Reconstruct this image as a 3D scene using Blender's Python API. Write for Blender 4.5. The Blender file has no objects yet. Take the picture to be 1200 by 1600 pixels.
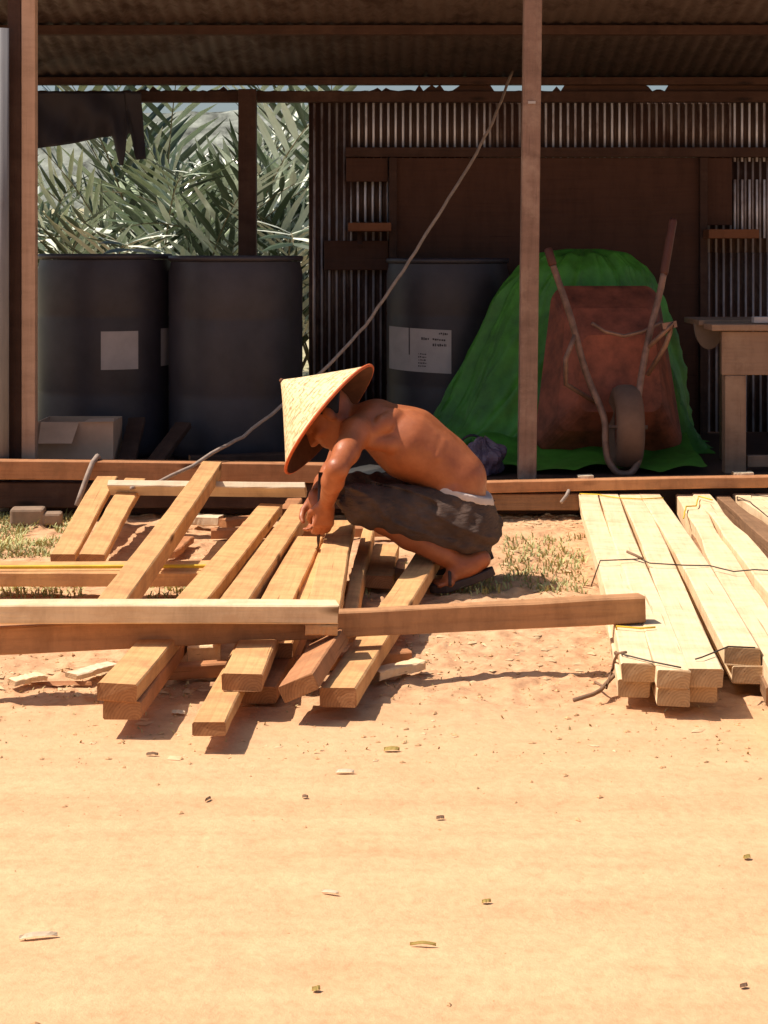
import bpy, bmesh, math, random
import numpy as np
from mathutils import Vector, Matrix
random.seed(7); rng = np.random.default_rng(7)
S = bpy.context.scene
COL = S.collection
R = math.radians
# ------------------------------------------------------------------ camera
F, H, HY, CX = 2600.0, 1.21, 395.0, 600.0
cam = bpy.data.cameras.new('camera'); camo = bpy.data.objects.new('camera', cam); COL.objects.link(camo)
camo.location = (0, 0, H); camo.rotation_euler = (R(90), 0, 0)
cam.sensor_fit = 'AUTO'; cam.sensor_width = 36.0; cam.lens = F / 1600.0 * 36.0
cam.shift_y = -(800.0 - HY) / 1600.0
cam.clip_start = 0.1; cam.clip_end = 3000
S.camera = camo
# ------------------------------------------------------------------ sky, sun, exposure
SUN_EL, SUN_BACK = 58.0, 2.0           # sun from the left, a hair behind the shed
w = bpy.data.worlds.new('World'); S.world = w; w.use_nodes = True
nt = w.node_tree; bg = nt.nodes['Background']
sky = nt.nodes.new('ShaderNodeTexSky'); sky.sky_type = 'NISHITA'; sky.sun_disc = False
sky.sun_elevation = R(SUN_EL); sky.sun_rotation = R(-90 + SUN_BACK)
sky.dust_density = 2.5; sky.air_density = 1.0
nt.links.new(sky.outputs[0], bg.inputs[0]); bg.inputs[1].default_value = 0.075
sd = Vector((-math.cos(R(SUN_EL)) * math.cos(R(SUN_BACK)), math.cos(R(SUN_EL)) * math.sin(R(SUN_BACK)), math.sin(R(SUN_EL))))
sl = bpy.data.lights.new('sun', 'SUN'); sl.energy = 4.6; sl.angle = R(0.5); sl.color = (1.0, 0.865, 0.755)
slo = bpy.data.objects.new('sun', sl); COL.objects.link(slo)
slo.rotation_euler = (-sd).to_track_quat('-Z', 'Y').to_euler(); slo.location = (-6, 6, 12)
S.view_settings.view_transform = 'Standard'; S.view_settings.look = 'None'
S.view_settings.exposure = 0.48; S.view_settings.gamma = 1.0

# ------------------------------------------------------------------ helpers
def P(px, py, Y):
    return Vector(((px - CX) * Y / F, Y, H - (py - HY) * Y / F))
def G(px, py, z):
    Y = F * (H - z) / (py - HY)
    return Vector(((px - CX) * Y / F, Y, z))

class MB:
    def __init__(s): s.v = []; s.f = []; s.m = []
    def add(s, vs, fs, mi=0):
        o = len(s.v); s.v += [tuple(v) for v in vs]
        for f in fs: s.f.append(tuple(i + o for i in f)); s.m.append(mi)
    def box(s, c, d, M=None, mi=0, ch=0.0):
        x, y, z = d[0] / 2, d[1] / 2, d[2] / 2
        vs = [Vector((sx * x, sy * y, sz * z)) for sz in (-1, 1) for sy in (-1, 1) for sx in (-1, 1)]
        if M: vs = [M @ v for v in vs]
        vs = [v + Vector(c) for v in vs]
        s.add(vs, [(0, 2, 3, 1), (4, 5, 7, 6), (0, 1, 5, 4), (2, 6, 7, 3), (0, 4, 6, 2), (1, 3, 7, 5)], mi)
    def tube(s, pts, r, n=10, mi=0, cap=True):
        pts = [Vector(p) for p in pts]; rr = r if isinstance(r, (list, tuple)) else [r] * len(pts)
        rings = []; prev = None
        for i, p in enumerate(pts):
            t = (pts[min(i + 1, len(pts) - 1)] - pts[max(i - 1, 0)]).normalized()
            a = prev if prev is not None else (Vector((0, 0, 1)) if abs(t.z) < .9 else Vector((1, 0, 0)))
            a = (a - t * a.dot(t)).normalized(); b = t.cross(a); prev = a
            rings.append([p + (a * math.cos(q) + b * math.sin(q)) * rr[i] for q in [2 * math.pi * k / n for k in range(n)]])
        vs = [v for g in rings for v in g]; fs = []
        for i in range(len(pts) - 1):
            for k in range(n):
                fs.append((i * n + k, i * n + (k + 1) % n, (i + 1) * n + (k + 1) % n, (i + 1) * n + k))
        if cap: fs += [tuple(range(n))[::-1], tuple((len(pts) - 1) * n + k for k in range(n))]
        s.add(vs, fs, mi)
    def lathe(s, prof, c, n=40, mi=0, M=None):
        vs = []; fs = []
        for r, z in prof:
            for k in range(n):
                v = Vector((r * math.cos(2 * math.pi * k / n), r * math.sin(2 * math.pi * k / n), z))
                if M: v = M @ v
                vs.append(v + Vector(c))
        for i in range(len(prof) - 1):
            for k in range(n):
                fs.append((i * n + k, i * n + (k + 1) % n, (i + 1) * n + (k + 1) % n, (i + 1) * n + k))
        s.add(vs, fs, mi)
    def build(s, name, mats, parent=None, smooth=False, origin=None):
        me = bpy.data.meshes.new(name)
        o0 = Vector(origin) if origin is not None else (parent['_o'] if parent and '_o' in parent else None)
        vs = s.v
        if o0 is not None:
            o0 = Vector(o0); vs = [(v[0] - o0.x, v[1] - o0.y, v[2] - o0.z) for v in vs]
        me.from_pydata(vs, [], s.f)
        for m in (mats if isinstance(mats, (list, tuple)) else [mats]): me.materials.append(m)
        me.polygons.foreach_set('material_index', s.m)
        if smooth: me.polygons.foreach_set('use_smooth', [True] * len(s.f))
        me.update()
        ob = bpy.data.objects.new(name, me); COL.objects.link(ob)
        if parent: ob.parent = parent
        elif origin is not None: ob.location = origin
        return ob

def tag(o, label, cat, group=None, kind=None):
    if label: o['label'] = label
    if cat: o['category'] = cat
    if group: o['group'] = group
    if kind: o['kind'] = kind
    return o
ORIG = {}
def thing(name, label, cat, loc, group=None):
    o = bpy.data.objects.new(name, None); COL.objects.link(o); o.location = loc; o.empty_display_size = .1
    ORIG[o.name] = Vector(loc)
    return tag(o, label, cat, group)
def part(mb, name, mats, root, smooth=False, top=None):
    """mesh built in world coordinates, parented to root (top = the thing that root belongs to)"""
    o0 = ORIG[(top or root).name]
    mb.v = [(v[0] - o0.x, v[1] - o0.y, v[2] - o0.z) for v in mb.v]
    return mb.build(name, mats, root, smooth)
def bevel(o, wd=.004, seg=2):
    m = o.modifiers.new('bevel', 'BEVEL'); m.width = wd; m.segments = seg; m.limit_method = 'ANGLE'
    return o

# ------------------------------------------------------------------ materials
def mat(name, base, rough=.7, metal=0., spec=.5):
    m = bpy.data.materials.new(name); m.use_nodes = True
    b = m.node_tree.nodes['Principled BSDF']
    b.inputs['Base Color'].default_value = (*base, 1); b.inputs['Roughness'].default_value = rough
    b.inputs['Metallic'].default_value = metal; b.inputs['Specular IOR Level'].default_value = spec
    return m
def N(m, t, **kw):
    n = m.node_tree.nodes.new(t)
    for k, v in kw.items():
        if k in n.inputs: n.inputs[k].default_value = v
        else: setattr(n, k, v)
    return n
def L(m, a, b): m.node_tree.links.new(a, b)
def bsdf(m): return m.node_tree.nodes['Principled BSDF']
def coords(m, scale=(1, 1, 1), kind='Object', rot=(0, 0, 0)):
    tc = N(m, 'ShaderNodeTexCoord'); mp = N(m, 'ShaderNodeMapping')
    mp.inputs['Scale'].default_value = scale; mp.inputs['Rotation'].default_value = rot
    L(m, tc.outputs[kind], mp.inputs['Vector']); return mp.outputs['Vector']
def noise(m, vec, scale, detail=5, rough=.6):
    n = N(m, 'ShaderNodeTexNoise'); n.inputs['Scale'].default_value = scale
    n.inputs['Detail'].default_value = detail; n.inputs['Roughness'].default_value = rough
    if vec is not None: L(m, vec, n.inputs['Vector'])
    return n.outputs['Fac']
def ramp(m, fac, stops):
    r = N(m, 'ShaderNodeValToRGB'); L(m, fac, r.inputs['Fac'])
    e = r.color_ramp.elements
    while len(e) < len(stops): e.new(.5)
    for i, (p, c) in enumerate(stops):
        e[i].position = p; e[i].color = (*c, 1) if len(c) == 3 else c
    return r.outputs['Color']
def mix(m, fac, a, b, mode='MIX'):
    n = N(m, 'ShaderNodeMix'); n.data_type = 'RGBA'; n.blend_type = mode
    for sock, v in ((n.inputs['Factor'], fac), (n.inputs[6], a), (n.inputs[7], b)):
        if hasattr(v, 'links') or hasattr(v, 'is_linked'): L(m, v, sock)
        elif isinstance(v, (int, float)): sock.default_value = v
        else: sock.default_value = (*v, 1)
    return n.outputs[2]
def bump(m, h, strength=.3, dist=.01):
    n = N(m, 'ShaderNodeBump'); n.inputs['Strength'].default_value = strength; n.inputs['Distance'].default_value = dist
    L(m, h, n.inputs['Height']); L(m, n.outputs['Normal'], bsdf(m).inputs['Normal'])
def mul(c, k): return tuple(x * k for x in c)

def wood(name, base, dark, rough=.75, var=.4, bmp=.35, knots=True, dirt=None):
    m = mat(name, base, rough, spec=.25)
    v = coords(m, (1.3, 26, 26)); g = noise(m, v, 2.2, 6, .65)
    v2 = coords(m, (.8, 5, 5)); g2 = noise(m, v2, 1.6, 3)
    oi = N(m, 'ShaderNodeObjectInfo')
    add = N(m, 'ShaderNodeMath', operation='ADD'); L(m, g2, add.inputs[0])
    mm = N(m, 'ShaderNodeMath', operation='MULTIPLY_ADD'); L(m, oi.outputs['Random'], mm.inputs[0]); mm.inputs[1].default_value = var * 1.6; mm.inputs[2].default_value = -var * .8
    L(m, mm.outputs[0], add.inputs[1])
    c1 = ramp(m, g, [(.28, dark), (.52, base), (.8, mul(base, 1.12))])
    c2 = ramp(m, add.outputs[0], [(.2, mul(base, .62)), (.5, base), (.8, tuple(min(.9, x * 1.2) for x in base))])
    c = mix(m, .42, c1, c2)
    # saw marks across the board, weathering
    v3 = coords(m, (4.5, 1.2, 1.2)); s = noise(m, v3, 2.2, 7, .72)
    c = mix(m, .36, c, ramp(m, s, [(.36, mul(dark, .7)), (.54, base)]))
    sp = noise(m, coords(m, (1.2, 60, 60)), 1.5, 2, .5); c = mix(m, ramp(m, sp, [(.70, (0, 0, 0)), (.74, (.7, .7, .7))]), c, mul(dark, .5))
    if knots:
        vk = coords(m, (2.2, 9, 9)); vo = N(m, 'ShaderNodeTexVoronoi'); vo.inputs['Scale'].default_value = 1.0; L(m, vk, vo.inputs['Vector'])
        k = ramp(m, vo.outputs['Distance'], [(.06, (1, 1, 1)), (.16, (0, 0, 0))])
        c = mix(m, k, c, mul(dark, .45))
    if dirt:
        vd = coords(m, (3, 3, 3)); d = ramp(m, noise(m, vd, 2.5, 6, .7), [(.5, (0, 0, 0)), (.72, (.8, .8, .8))])
        c = mix(m, d, c, dirt)
    L(m, c, bsdf(m).inputs['Base Color']); bump(m, g, bmp, .006)
    return m

M = {}
M['oak'] = wood('wood_yellow', (.68, .39, .165), (.33, .15, .055), dirt=(.42, .21, .095))
M['beam'] = wood('wood_brown', (.48, .25, .115), (.22, .095, .04), dirt=(.31, .16, .075))
M['oak_end'] = wood('wood_end_grain', (.40, .19, .08), (.24, .09, .035), knots=False)
M['red'] = wood('wood_reddish', (.50, .235, .105), (.27, .10, .04), dirt=(.30, .15, .07))
M['pale'] = wood('wood_pale', (.84, .64, .395), (.60, .375, .185), var=.18, dirt=(.64, .43, .24))
M['pale_end'] = wood('wood_pale_end', (.46, .30, .16), (.30, .17, .08), knots=False)
M['white'] = wood('wood_whitish', (.72, .60, .42), (.55, .40, .24), var=.1)
for e_ in ('oak_end', 'pale_end'):
    m_ = M[e_]; src = bsdf(m_).inputs['Base Color'].links[0].from_socket
    wv_ = N(m_, 'ShaderNodeTexWave'); wv_.wave_type = 'RINGS'; wv_.rings_direction = 'X'; wv_.inputs['Scale'].default_value = 42; wv_.inputs['Distortion'].default_value = 4; wv_.inputs['Detail'].default_value = 3
    mpp = N(m_, 'ShaderNodeMapping'); mpp.inputs['Location'].default_value = (0, .03, .05); tcc = N(m_, 'ShaderNodeTexCoord'); L(m_, tcc.outputs['Object'], mpp.inputs[0]); L(m_, mpp.outputs[0], wv_.inputs['Vector'])
    L(m_, mix(m_, .30, src, mix(m_, 1.0, src, ramp(m_, wv_.outputs['Fac'], [(.2, (.45, .40, .36)), (.7, (1, 1, 1))]), 'MULTIPLY')), bsdf(m_).inputs['Base Color'])
M['bark'] = wood('wood_bark', (.30, .17, .09), (.13, .07, .035), bmp=.9)
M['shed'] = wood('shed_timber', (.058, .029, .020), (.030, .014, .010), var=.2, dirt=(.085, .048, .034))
M['post'] = wood('post_timber', (.25, .155, .118), (.12, .068, .046), var=.15, bmp=.7, dirt=(.37, .26, .20))
M['post2'] = wood('post_timber_pale', (.50, .335, .24), (.34, .21, .14), var=.1)
M['shelf'] = wood('shelf_timber', (.20, .08, .036), (.12, .045, .02))
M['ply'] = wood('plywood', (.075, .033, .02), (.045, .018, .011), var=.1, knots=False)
M['bench'] = wood('bench_timber', (.27, .17, .115), (.17, .10, .062), var=.12, dirt=(.33, .22, .15))

def metal_sheet(name, light, rust, amt=.5, metal=.75, rough=.38):
    m = mat(name, light, rough, metal)
    v = coords(m, (1.5, 1.5, .6)); f = noise(m, v, 3.0, 7, .7)
    k = ramp(m, f, [(amt - .08, (0, 0, 0)), (amt + .1, (1, 1, 1))])
    v2 = coords(m, (14, 14, 1.5)); f2 = noise(m, v2, 3, 4)
    c = mix(m, k, mix(m, .35, light, ramp(m, f2, [(.3, mul(light, .5)), (.7, light)])), rust)
    L(m, c, bsdf(m).inputs['Base Color'])
    iv = N(m, 'ShaderNodeMath', operation='MULTIPLY_ADD'); L(m, k, iv.inputs[0]); iv.inputs[1].default_value = -metal * .9; iv.inputs[2].default_value = metal
    L(m, iv.outputs[0], bsdf(m).inputs['Metallic'])
    rr = N(m, 'ShaderNodeMath', operation='MULTIPLY_ADD'); L(m, k, rr.inputs[0]); rr.inputs[1].default_value = .4; rr.inputs[2].default_value = rough
    L(m, rr.outputs[0], bsdf(m).inputs['Roughness'])
    return m
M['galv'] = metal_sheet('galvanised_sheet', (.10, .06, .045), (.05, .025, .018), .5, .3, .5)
M['ridge'] = metal_sheet('painted_ridge_highlight', (.74, .79, .90), (.18, .125, .115), .56, .25, .5)  # bright rib highlights of the wall sheets put into the colour
M['ridge_dark'] = metal_sheet('painted_ridge_highlight_dull', (.38, .36, .38), (.09, .05, .04), .56, .3, .5)  # dimmer rib highlights, also painted as colour, for the rusty sheets
M['rusty'] = metal_sheet('rusty_sheet', (.20, .14, .11), (.055, .024, .016), .42, .6, .45)
M['roof'] = metal_sheet('roof_sheet', (.125, .092, .083), (.034, .017, .013), .54, .3, .6)
M['greysheet'] = metal_sheet('grey_sheet', (.20, .20, .21), (.14, .11, .10), .68, .05, .8)

# ground
def ground_mat():
    m = mat('dirt', (.60, .38, .18), .95, spec=.1)
    v = coords(m, (1, 1, 1)); big = noise(m, v, .9, 4)
    vs = coords(m, (.35, 4.2, 1), rot=(0, 0, R(-3))); st = noise(m, vs, 1.6, 5, .6)
    fine = noise(m, coords(m), 38, 6, .75); mid = noise(m, coords(m), 7, 6, .65)
    c = ramp(m, big, [(.3, (.58, .355, .188)), (.55, (.65, .41, .22)), (.75, (.69, .45, .25))])
    c = mix(m, .62, c, ramp(m, st, [(.34, (.50, .285, .150)), (.60, (.70, .45, .25))]))
    c = mix(m, .30, c, ramp(m, mid, [(.34, (.46, .25, .12)), (.58, (.66, .41, .225))]))
    c = mix(m, .30, c, ramp(m, fine, [(.30, (.38, .20, .09)), (.5, (.63, .39, .215)), (.72, (.76, .53, .29))]))
    vo = N(m, 'ShaderNodeTexVoronoi'); vo.inputs['Scale'].default_value = 26; L(m, coords(m), vo.inputs['Vector'])
    fl = ramp(m, vo.outputs['Distance'], [(.03, (1, 1, 1)), (.07, (0, 0, 0))]); gate = ramp(m, noise(m, coords(m), 5.5, 3), [(.48, (0, 0, 0)), (.62, (1, 1, 1))])
    c = mix(m, mix(m, 1.0, fl, gate, 'MULTIPLY'), c, (.36, .21, .11))
    # beyond the track the soil is rougher and redder
    geo = N(m, 'ShaderNodeNewGeometry'); sx = N(m, 'ShaderNodeSeparateXYZ'); L(m, geo.outputs['Position'], sx.inputs[0])
    wob = N(m, 'ShaderNodeMath', operation='MULTIPLY_ADD'); L(m, mid, wob.inputs[0]); wob.inputs[1].default_value = 1.2; L(m, sx.outputs['Y'], wob.inputs[2])
    mr = N(m, 'ShaderNodeMapRange'); L(m, wob.outputs[0], mr.inputs[0]); mr.inputs[1].default_value = 4.6; mr.inputs[2].default_value = 5.3
    soil = ramp(m, noise(m, coords(m), 11, 7, .75), [(.30, (.36, .20, .11)), (.5, (.57, .345, .19)), (.68, (.67, .44, .255))])
    c = mix(m, mr.outputs[0], c, soil)
    mr2 = N(m, 'ShaderNodeMapRange'); L(m, sx.outputs['Y'], mr2.inputs[0]); mr2.inputs[1].default_value = 9.8; mr2.inputs[2].default_value = 11
    back = ramp(m, noise(m, coords(m), 2.0, 6, .7), [(.35, (.20, .21, .10)), (.5, (.44, .41, .26)), (.7, (.56, .52, .35))])
    c = mix(m, mr2.outputs[0], c, back)
    L(m, c, bsdf(m).inputs['Base Color'])
    h = N(m, 'ShaderNodeMath', operation='MULTIPLY_ADD'); L(m, fine, h.inputs[0]); h.inputs[1].default_value = .35; L(m, mid, h.inputs[2])
    bump(m, h.outputs[0], .5, .02)
    return m
M['dirt'] = ground_mat()

def simple(name, base, var, sc, rough=.8, metal=0, bmp=0, stretch=(1, 1, 1), spec=.4):
    m = mat(name, base, rough, metal, spec)
    f = noise(m, coords(m, stretch), sc, 5, .65)
    L(m, ramp(m, f, [(.3, mul(base, 1 - var)), (.5, base), (.72, mul(base, 1 + var))]), bsdf(m).inputs['Base Color'])
    if bmp: bump(m, f, bmp, .01)
    return m
M['drum'] = simple('black_plastic', (.040, .035, .043), .3, 5, .48, bmp=.05)
M['paper'] = simple('label_paper', (.42, .38, .37), .12, 9, .8)
M['ink'] = mat('label_ink', (.05, .04, .045), .8)
M['card'] = simple('cardboard', (.58, .38, .26), .15, 5, .9)
M['tarp_g'] = simple('green_tarp', (.056, .215, .022), .45, 7, .5, bmp=.15)
M['tarp_d'] = simple('dark_tarp', (.022, .02, .028), .3, 3, .65)
M['rustpaint'] = simple('rusty_red_paint', (.215, .058, .030), .6, 8, .65, bmp=.15)
M['tube'] = simple('rusty_tube', (.21, .12, .085), .5, 14, .55, .25)
M['grip'] = simple('red_grip', (.085, .027, .017), .2, 8, .6)
M['tyre'] = simple('dusty_tyre', (.155, .088, .06), .2, 8, .9)
M['rope'] = simple('rope_fibre', (.33, .26, .21), .25, 40, .9)
M['wire'] = mat('binding_wire', (.05, .04, .03), .7)
M['wiry'] = simple('yellow_tie', (.62, .43, .03), .3, 8, .7)
M['twig'] = simple('twig_bark', (.20, .12, .07), .3, 20, .9)
M['block'] = simple('concrete', (.27, .19, .13), .3, 9, .95, bmp=.4)
M['bag'] = simple('plastic_bag', (.105, .075, .115), .5, 5, .45)
M['hat_rim'] = simple('hat_rim_band', (.52, .11, .03), .2, 30, .75)
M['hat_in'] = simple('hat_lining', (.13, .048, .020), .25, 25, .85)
M['hair'] = simple('black_hair', (.012, .009, .008), .3, 60, .6)
M['sandal'] = simple('sandal_rubber', (.05, .033, .028), .3, 12, .75)
M['band'] = simple('waistband', (.62, .52, .46), .12, 14, .85)
M['chip'] = simple('wood_chip', (.60, .43, .24), .3, 3, .9)
M['clod'] = simple('dirt_clod', (.54, .33, .16), .3, 12, .95, bmp=.4)
M['leafbit'] = simple('dry_leaf', (.40, .29, .08), .5, 1.5, .85)
M['grass'] = simple('grass_blades', (.42, .42, .17), .5, 2.5, .6)
M['dry'] = simple('dry_straw', (.50, .40, .19), .35, 2.5, .8)
M['tool'] = mat('dark_tool', (.06, .03, .02), .5)
M['disc'] = simple('grey_board', (.16, .115, .09), .2, 5, .85)

def leaf_mat(name, a, b):
    m = mat(name, a, .30, spec=.6)
    f = noise(m, coords(m), 3.5, 4); oi = N(m, 'ShaderNodeObjectInfo')
    L(m, mix(m, oi.outputs['Random'], ramp(m, f, [(.35, a), (.65, b)]), ramp(m, f, [(.35, b), (.7, mul(b, 1.3))])), bsdf(m).inputs['Base Color'])
    return m
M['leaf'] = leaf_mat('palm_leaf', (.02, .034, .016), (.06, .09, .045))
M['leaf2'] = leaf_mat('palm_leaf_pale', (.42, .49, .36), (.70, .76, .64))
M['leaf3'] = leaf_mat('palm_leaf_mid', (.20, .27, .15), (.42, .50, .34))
M['stem'] = simple('palm_stem', (.17, .14, .07), .3, 8, .8)
M['hill'] = simple('hill_forest', (.21, .235, .20), .75, .55, .95, stretch=(1, .04, 1.3))

def skin_mat():
    m = mat('skin', (.40, .12, .04), .36, spec=.5)
    rgh = noise(m, coords(m), 22, 6, .7); mrr = N(m, 'ShaderNodeMapRange'); L(m, rgh, mrr.inputs[0]); mrr.inputs[1].default_value = .35; mrr.inputs[2].default_value = .65; mrr.inputs[3].default_value = .36; mrr.inputs[4].default_value = .62; L(m, mrr.outputs[0], bsdf(m).inputs['Roughness'])
    f = noise(m, coords(m), 13, 7, .68); g = noise(m, coords(m), 60, 5, .7)
    c = ramp(m, f, [(.25, (.27, .076, .026)), (.5, (.37, .112, .038)), (.75, (.45, .148, .054))])
    L(m, c, bsdf(m).inputs['Base Color']); bump(m, g, .25, .004)
    bsdf(m).inputs['Subsurface Weight'].default_value = .06
    bsdf(m).inputs['Subsurface Radius'].default_value = (.02, .008, .004)
    return m
M['skin'] = skin_mat()
def cloth_mat():
    m = mat('charcoal_cotton', (.085, .056, .044), .9, spec=.2)
    f = noise(m, coords(m), 7, 6, .7)
    L(m, ramp(m, f, [(.3, (.060, .039, .030)), (.6, (.105, .070, .054)), (.8, (.15, .105, .082))]), bsdf(m).inputs['Base Color'])
    bump(m, noise(m, coords(m, (9, 9, 26), rot=(0, R(35), 0)), 1.6, 5, .6), .8, .02); return m
M['cloth'] = cloth_mat()
def hat_mat():
    m = mat('woven_bamboo', (.72, .56, .27), .7, spec=.3)
    uv = N(m, 'ShaderNodeUVMap'); mp = N(m, 'ShaderNodeMapping'); mp.inputs['Scale'].default_value = (1, 1, 1); L(m, uv.outputs[0], mp.inputs[0])
    mp2 = N(m, 'ShaderNodeMapping'); mp2.inputs['Scale'].default_value = (20, 88, 1); L(m, uv.outputs[0], mp2.inputs[0]); ds = noise(m, mp2.outputs[0], 1.0, 1.5, .5)
    br = N(m, 'ShaderNodeTexBrick'); L(m, mp.outputs[0], br.inputs['Vector'])
    br.inputs['Scale'].default_value = 1; br.inputs['Brick Width'].default_value = .052; br.inputs['Row Height'].default_value = .021
    br.inputs['Mortar Size'].default_value = .0042; br.inputs['Mortar Smooth'].default_value = .5
    br.inputs['Color1'].default_value = (.78, .63, .38, 1); br.inputs['Color2'].default_value = (.68, .53, .30, 1); br.inputs['Mortar'].default_value = (.56, .40, .17, 1)
    f = noise(m, mp.outputs[0], 26, 2)
    c = mix(m, ramp(m, f, [(.42, (.12, .12, .12)), (.54, (1, 1, 1))]), (.76, .61, .36), br.outputs['Color'])
    c = mix(m, ramp(m, ds, [(.58, (0, 0, 0)), (.66, (.75, .75, .75))]), c, (.24, .14, .05))
    L(m, c, bsdf(m).inputs['Base Color']); bump(m, br.outputs['Fac'], -.3, .002); return m
M['hat'] = hat_mat()

# ------------------------------------------------------------------ SETTING
def vnoise(x, y, seed=0):
    r = np.random.default_rng(seed); t = r.random((64, 64))
    xi = np.floor(x).astype(int); yi = np.floor(y).astype(int); fx = x - xi; fy = y - yi
    fx = fx * fx * (3 - 2 * fx); fy = fy * fy * (3 - 2 * fy)
    a = t[xi % 64, yi % 64]; b = t[(xi + 1) % 64, yi % 64]; c = t[xi % 64, (yi + 1) % 64]; d = t[(xi + 1) % 64, (yi + 1) % 64]
    return (a * (1 - fx) + b * fx) * (1 - fy) + (c * (1 - fx) + d * fx) * fy - .5
def ground_h(x, y):
    rough = np.clip((y - 4.1) / .7, .12, 1) * np.clip((9.6 - y) / .4, 0, 1)
    h = (vnoise(x * 3, y * 3, 1) * .016 + vnoise(x * 9, y * 9, 2) * .014 + vnoise(x * 24, y * 24, 3) * .011 + vnoise(x * 52, y * 52, 5) * .006 + np.clip(vnoise(x * 17, y * 17, 6) - .22, 0, 1) * .05) * rough
    h = h + vnoise(x * .9, y * 5, 4) * .010 * np.clip((4.6 - y), 0, 1)
    back = np.clip((y - 11) / 60, 0, 1)
    return h - .012 * (rough > .5) + back * 3.2
def build_ground():
    xs = np.concatenate([[-900, -300, -90, -30, -10, -5], np.linspace(-2.4, 2.4, 560), [5, 10, 30, 90, 300, 900]])
    ys = np.concatenate([[-900, -100, -10, 0, 1.5], np.linspace(2.2, 8.4, 700), [9, 9.6, 10.5, 12, 15, 20, 30, 45, 60, 75, 200, 900]])
    X, Y = np.meshgrid(xs, ys, indexing='ij'); Z = ground_h(X, Y)
    nx, ny = len(xs), len(ys)
    mb = MB(); v = np.stack([X, Y, Z], -1).reshape(-1, 3)
    i = np.arange(nx - 1)[:, None] * ny + np.arange(ny - 1)[None]; i = i.ravel()
    mb.v = [tuple(q) for q in v.tolist()]; mb.f = np.stack([i, i + ny, i + ny + 1, i + 1], -1).tolist(); mb.m = [0] * len(mb.f)
    tag(mb.build('ground', M['dirt'], smooth=True), None, None, kind='structure')
build_ground()
def gz(x, y): return float(ground_h(np.array([x]), np.array([y]))[0])
def build_hills():
    xs = np.linspace(-260, 160, 90); t = np.linspace(0, 1, 40)
    mb = MB(); ny = 40
    for x in xs:
        for q in t:
            y = 120 + 60 * q; top = 13.2 + .4 * 1.2 * math.sin(x * .031) + .5 * math.sin(x * .09 + 1)
            z = 2.5 + top * math.sin(min(1, q * 1.15) * math.pi / 2) + random.uniform(-1, 1) * .7
            mb.v.append((x, y, z))
    for a in range(89):
        for b in range(39):
            mb.f.append((a * ny + b, (a + 1) * ny + b, (a + 1) * ny + b + 1, a * ny + b + 1)); mb.m.append(0)
    tag(mb.build('hills', M['hill']), None, None, kind='structure')
build_hills()

# ------------------------------------------------------------------ BOARDS
def board_mesh(Lg, wd, th, n=10, wob=.003, waney=0., seed=0):
    """local x along the length, top face at z=0, centred in y"""
    r = random.Random(seed); mb = MB(); c = min(.004, th * .12)
    sec0 = [(-wd/2 + c, 0), (wd/2 - c, 0), (wd/2, -c), (wd/2, -th + c), (wd/2 - c, -th), (-wd/2 + c, -th), (-wd/2, -th + c), (-wd/2, -c)]
    ph = [r.uniform(0, 6.28) for _ in range(4)]; bow = r.uniform(-1, 1) * wob * 2.0
    for i in range(n + 1):
        x = Lg * i / n; u = i / n
        dy = wob * math.sin(ph[0] + u * 5); dz = bow * (4 * u * (1 - u)) * .5
        wl = waney * (math.sin(ph[1] + u * 9) + .6 * math.sin(ph[2] + u * 23)) * .5
        for (yy, zz) in sec0:
            e = r.uniform(-1, 1) * wob * .35
            jx = 0
            if i in (0, n): jx = r.uniform(-.0025, .0025)
            mb.v.append((x + jx, yy + dy + e + (wl if yy > 0 else -wl * .6), zz + dz + e * .5 + (wl * .4 if waney and zz > -th / 2 else 0)))
    for i in range(n):
        for k in range(8):
            mb.f.append((i * 8 + k, (i + 1) * 8 + k, (i + 1) * 8 + (k + 1) % 8, i * 8 + (k + 1) % 8)); mb.m.append(0)
    mb.f.append(tuple(range(8))); mb.m.append(1)
    mb.f.append(tuple(n * 8 + k for k in range(8))[::-1]); mb.m.append(1)
    return mb
SEED = [0]; MAT = {}
def board(name, label, a, b, wd, th, m='oak', end=None, roll=0., group=None, cat='timber', wob=.003, waney=0., parent=None, cutoff=0):
    """a, b = centre of the top face at the near and far end"""
    SEED[0] += 1; a = Vector(a); b = Vector(b); d = b - a; Lg = d.length; rj = random.Random(SEED[0] * 13)
    if m in ('oak', 'red') and not parent and abs(d.y) > abs(d.x): roll += R(rj.uniform(-2.5, 2.5))
    mb = board_mesh(Lg, wd, th, 12, wob, waney, SEED[0])
    x = d.normalized(); y = Vector((0, 0, 1)).cross(x).normalized(); z = x.cross(y)
    Mx = Matrix((x, y, z)).transposed().to_4x4() @ Matrix.Rotation(roll, 4, 'X')
    o = mb.build(name, [M[m], M[end or ('pale_end' if m in ('pale', 'white') else 'oak_end')]], smooth=False)
    if parent:
        o.parent = parent; a = a - ORIG[parent.name]
    o.matrix_local = Matrix.Translation(a) @ Mx; MAT[o.name] = Matrix.Translation(a) @ Mx
    if not parent: tag(o, label, cat, group)
    return o

g1 = 'long sawn boards sloping back through the left pile'
# the two long crossing timbers at the front of the left pile
b2 = board('timber_beam', 'longest brown timber beam lying crosswise from the left edge onto the pale bundle', G(-60, 981, .185), G(1003, 930, .205), .055, .075, 'beam', cat='beam', wob=.006, waney=.007)
b2b = board('timber_beam', 'pale sawn beam lying crosswise on top of the long brown beam in front', G(-70, 941, .262), G(527, 941, .235), .085, .052, 'pale', 'oak', cat='beam', wob=.0015)
board('timber_offcut', 'small square wood block under the right end of the pale crosswise beam', P(476, 973, 4.62), P(526, 973, 4.63), .06, .03, 'oak', cat='offcut')
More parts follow.
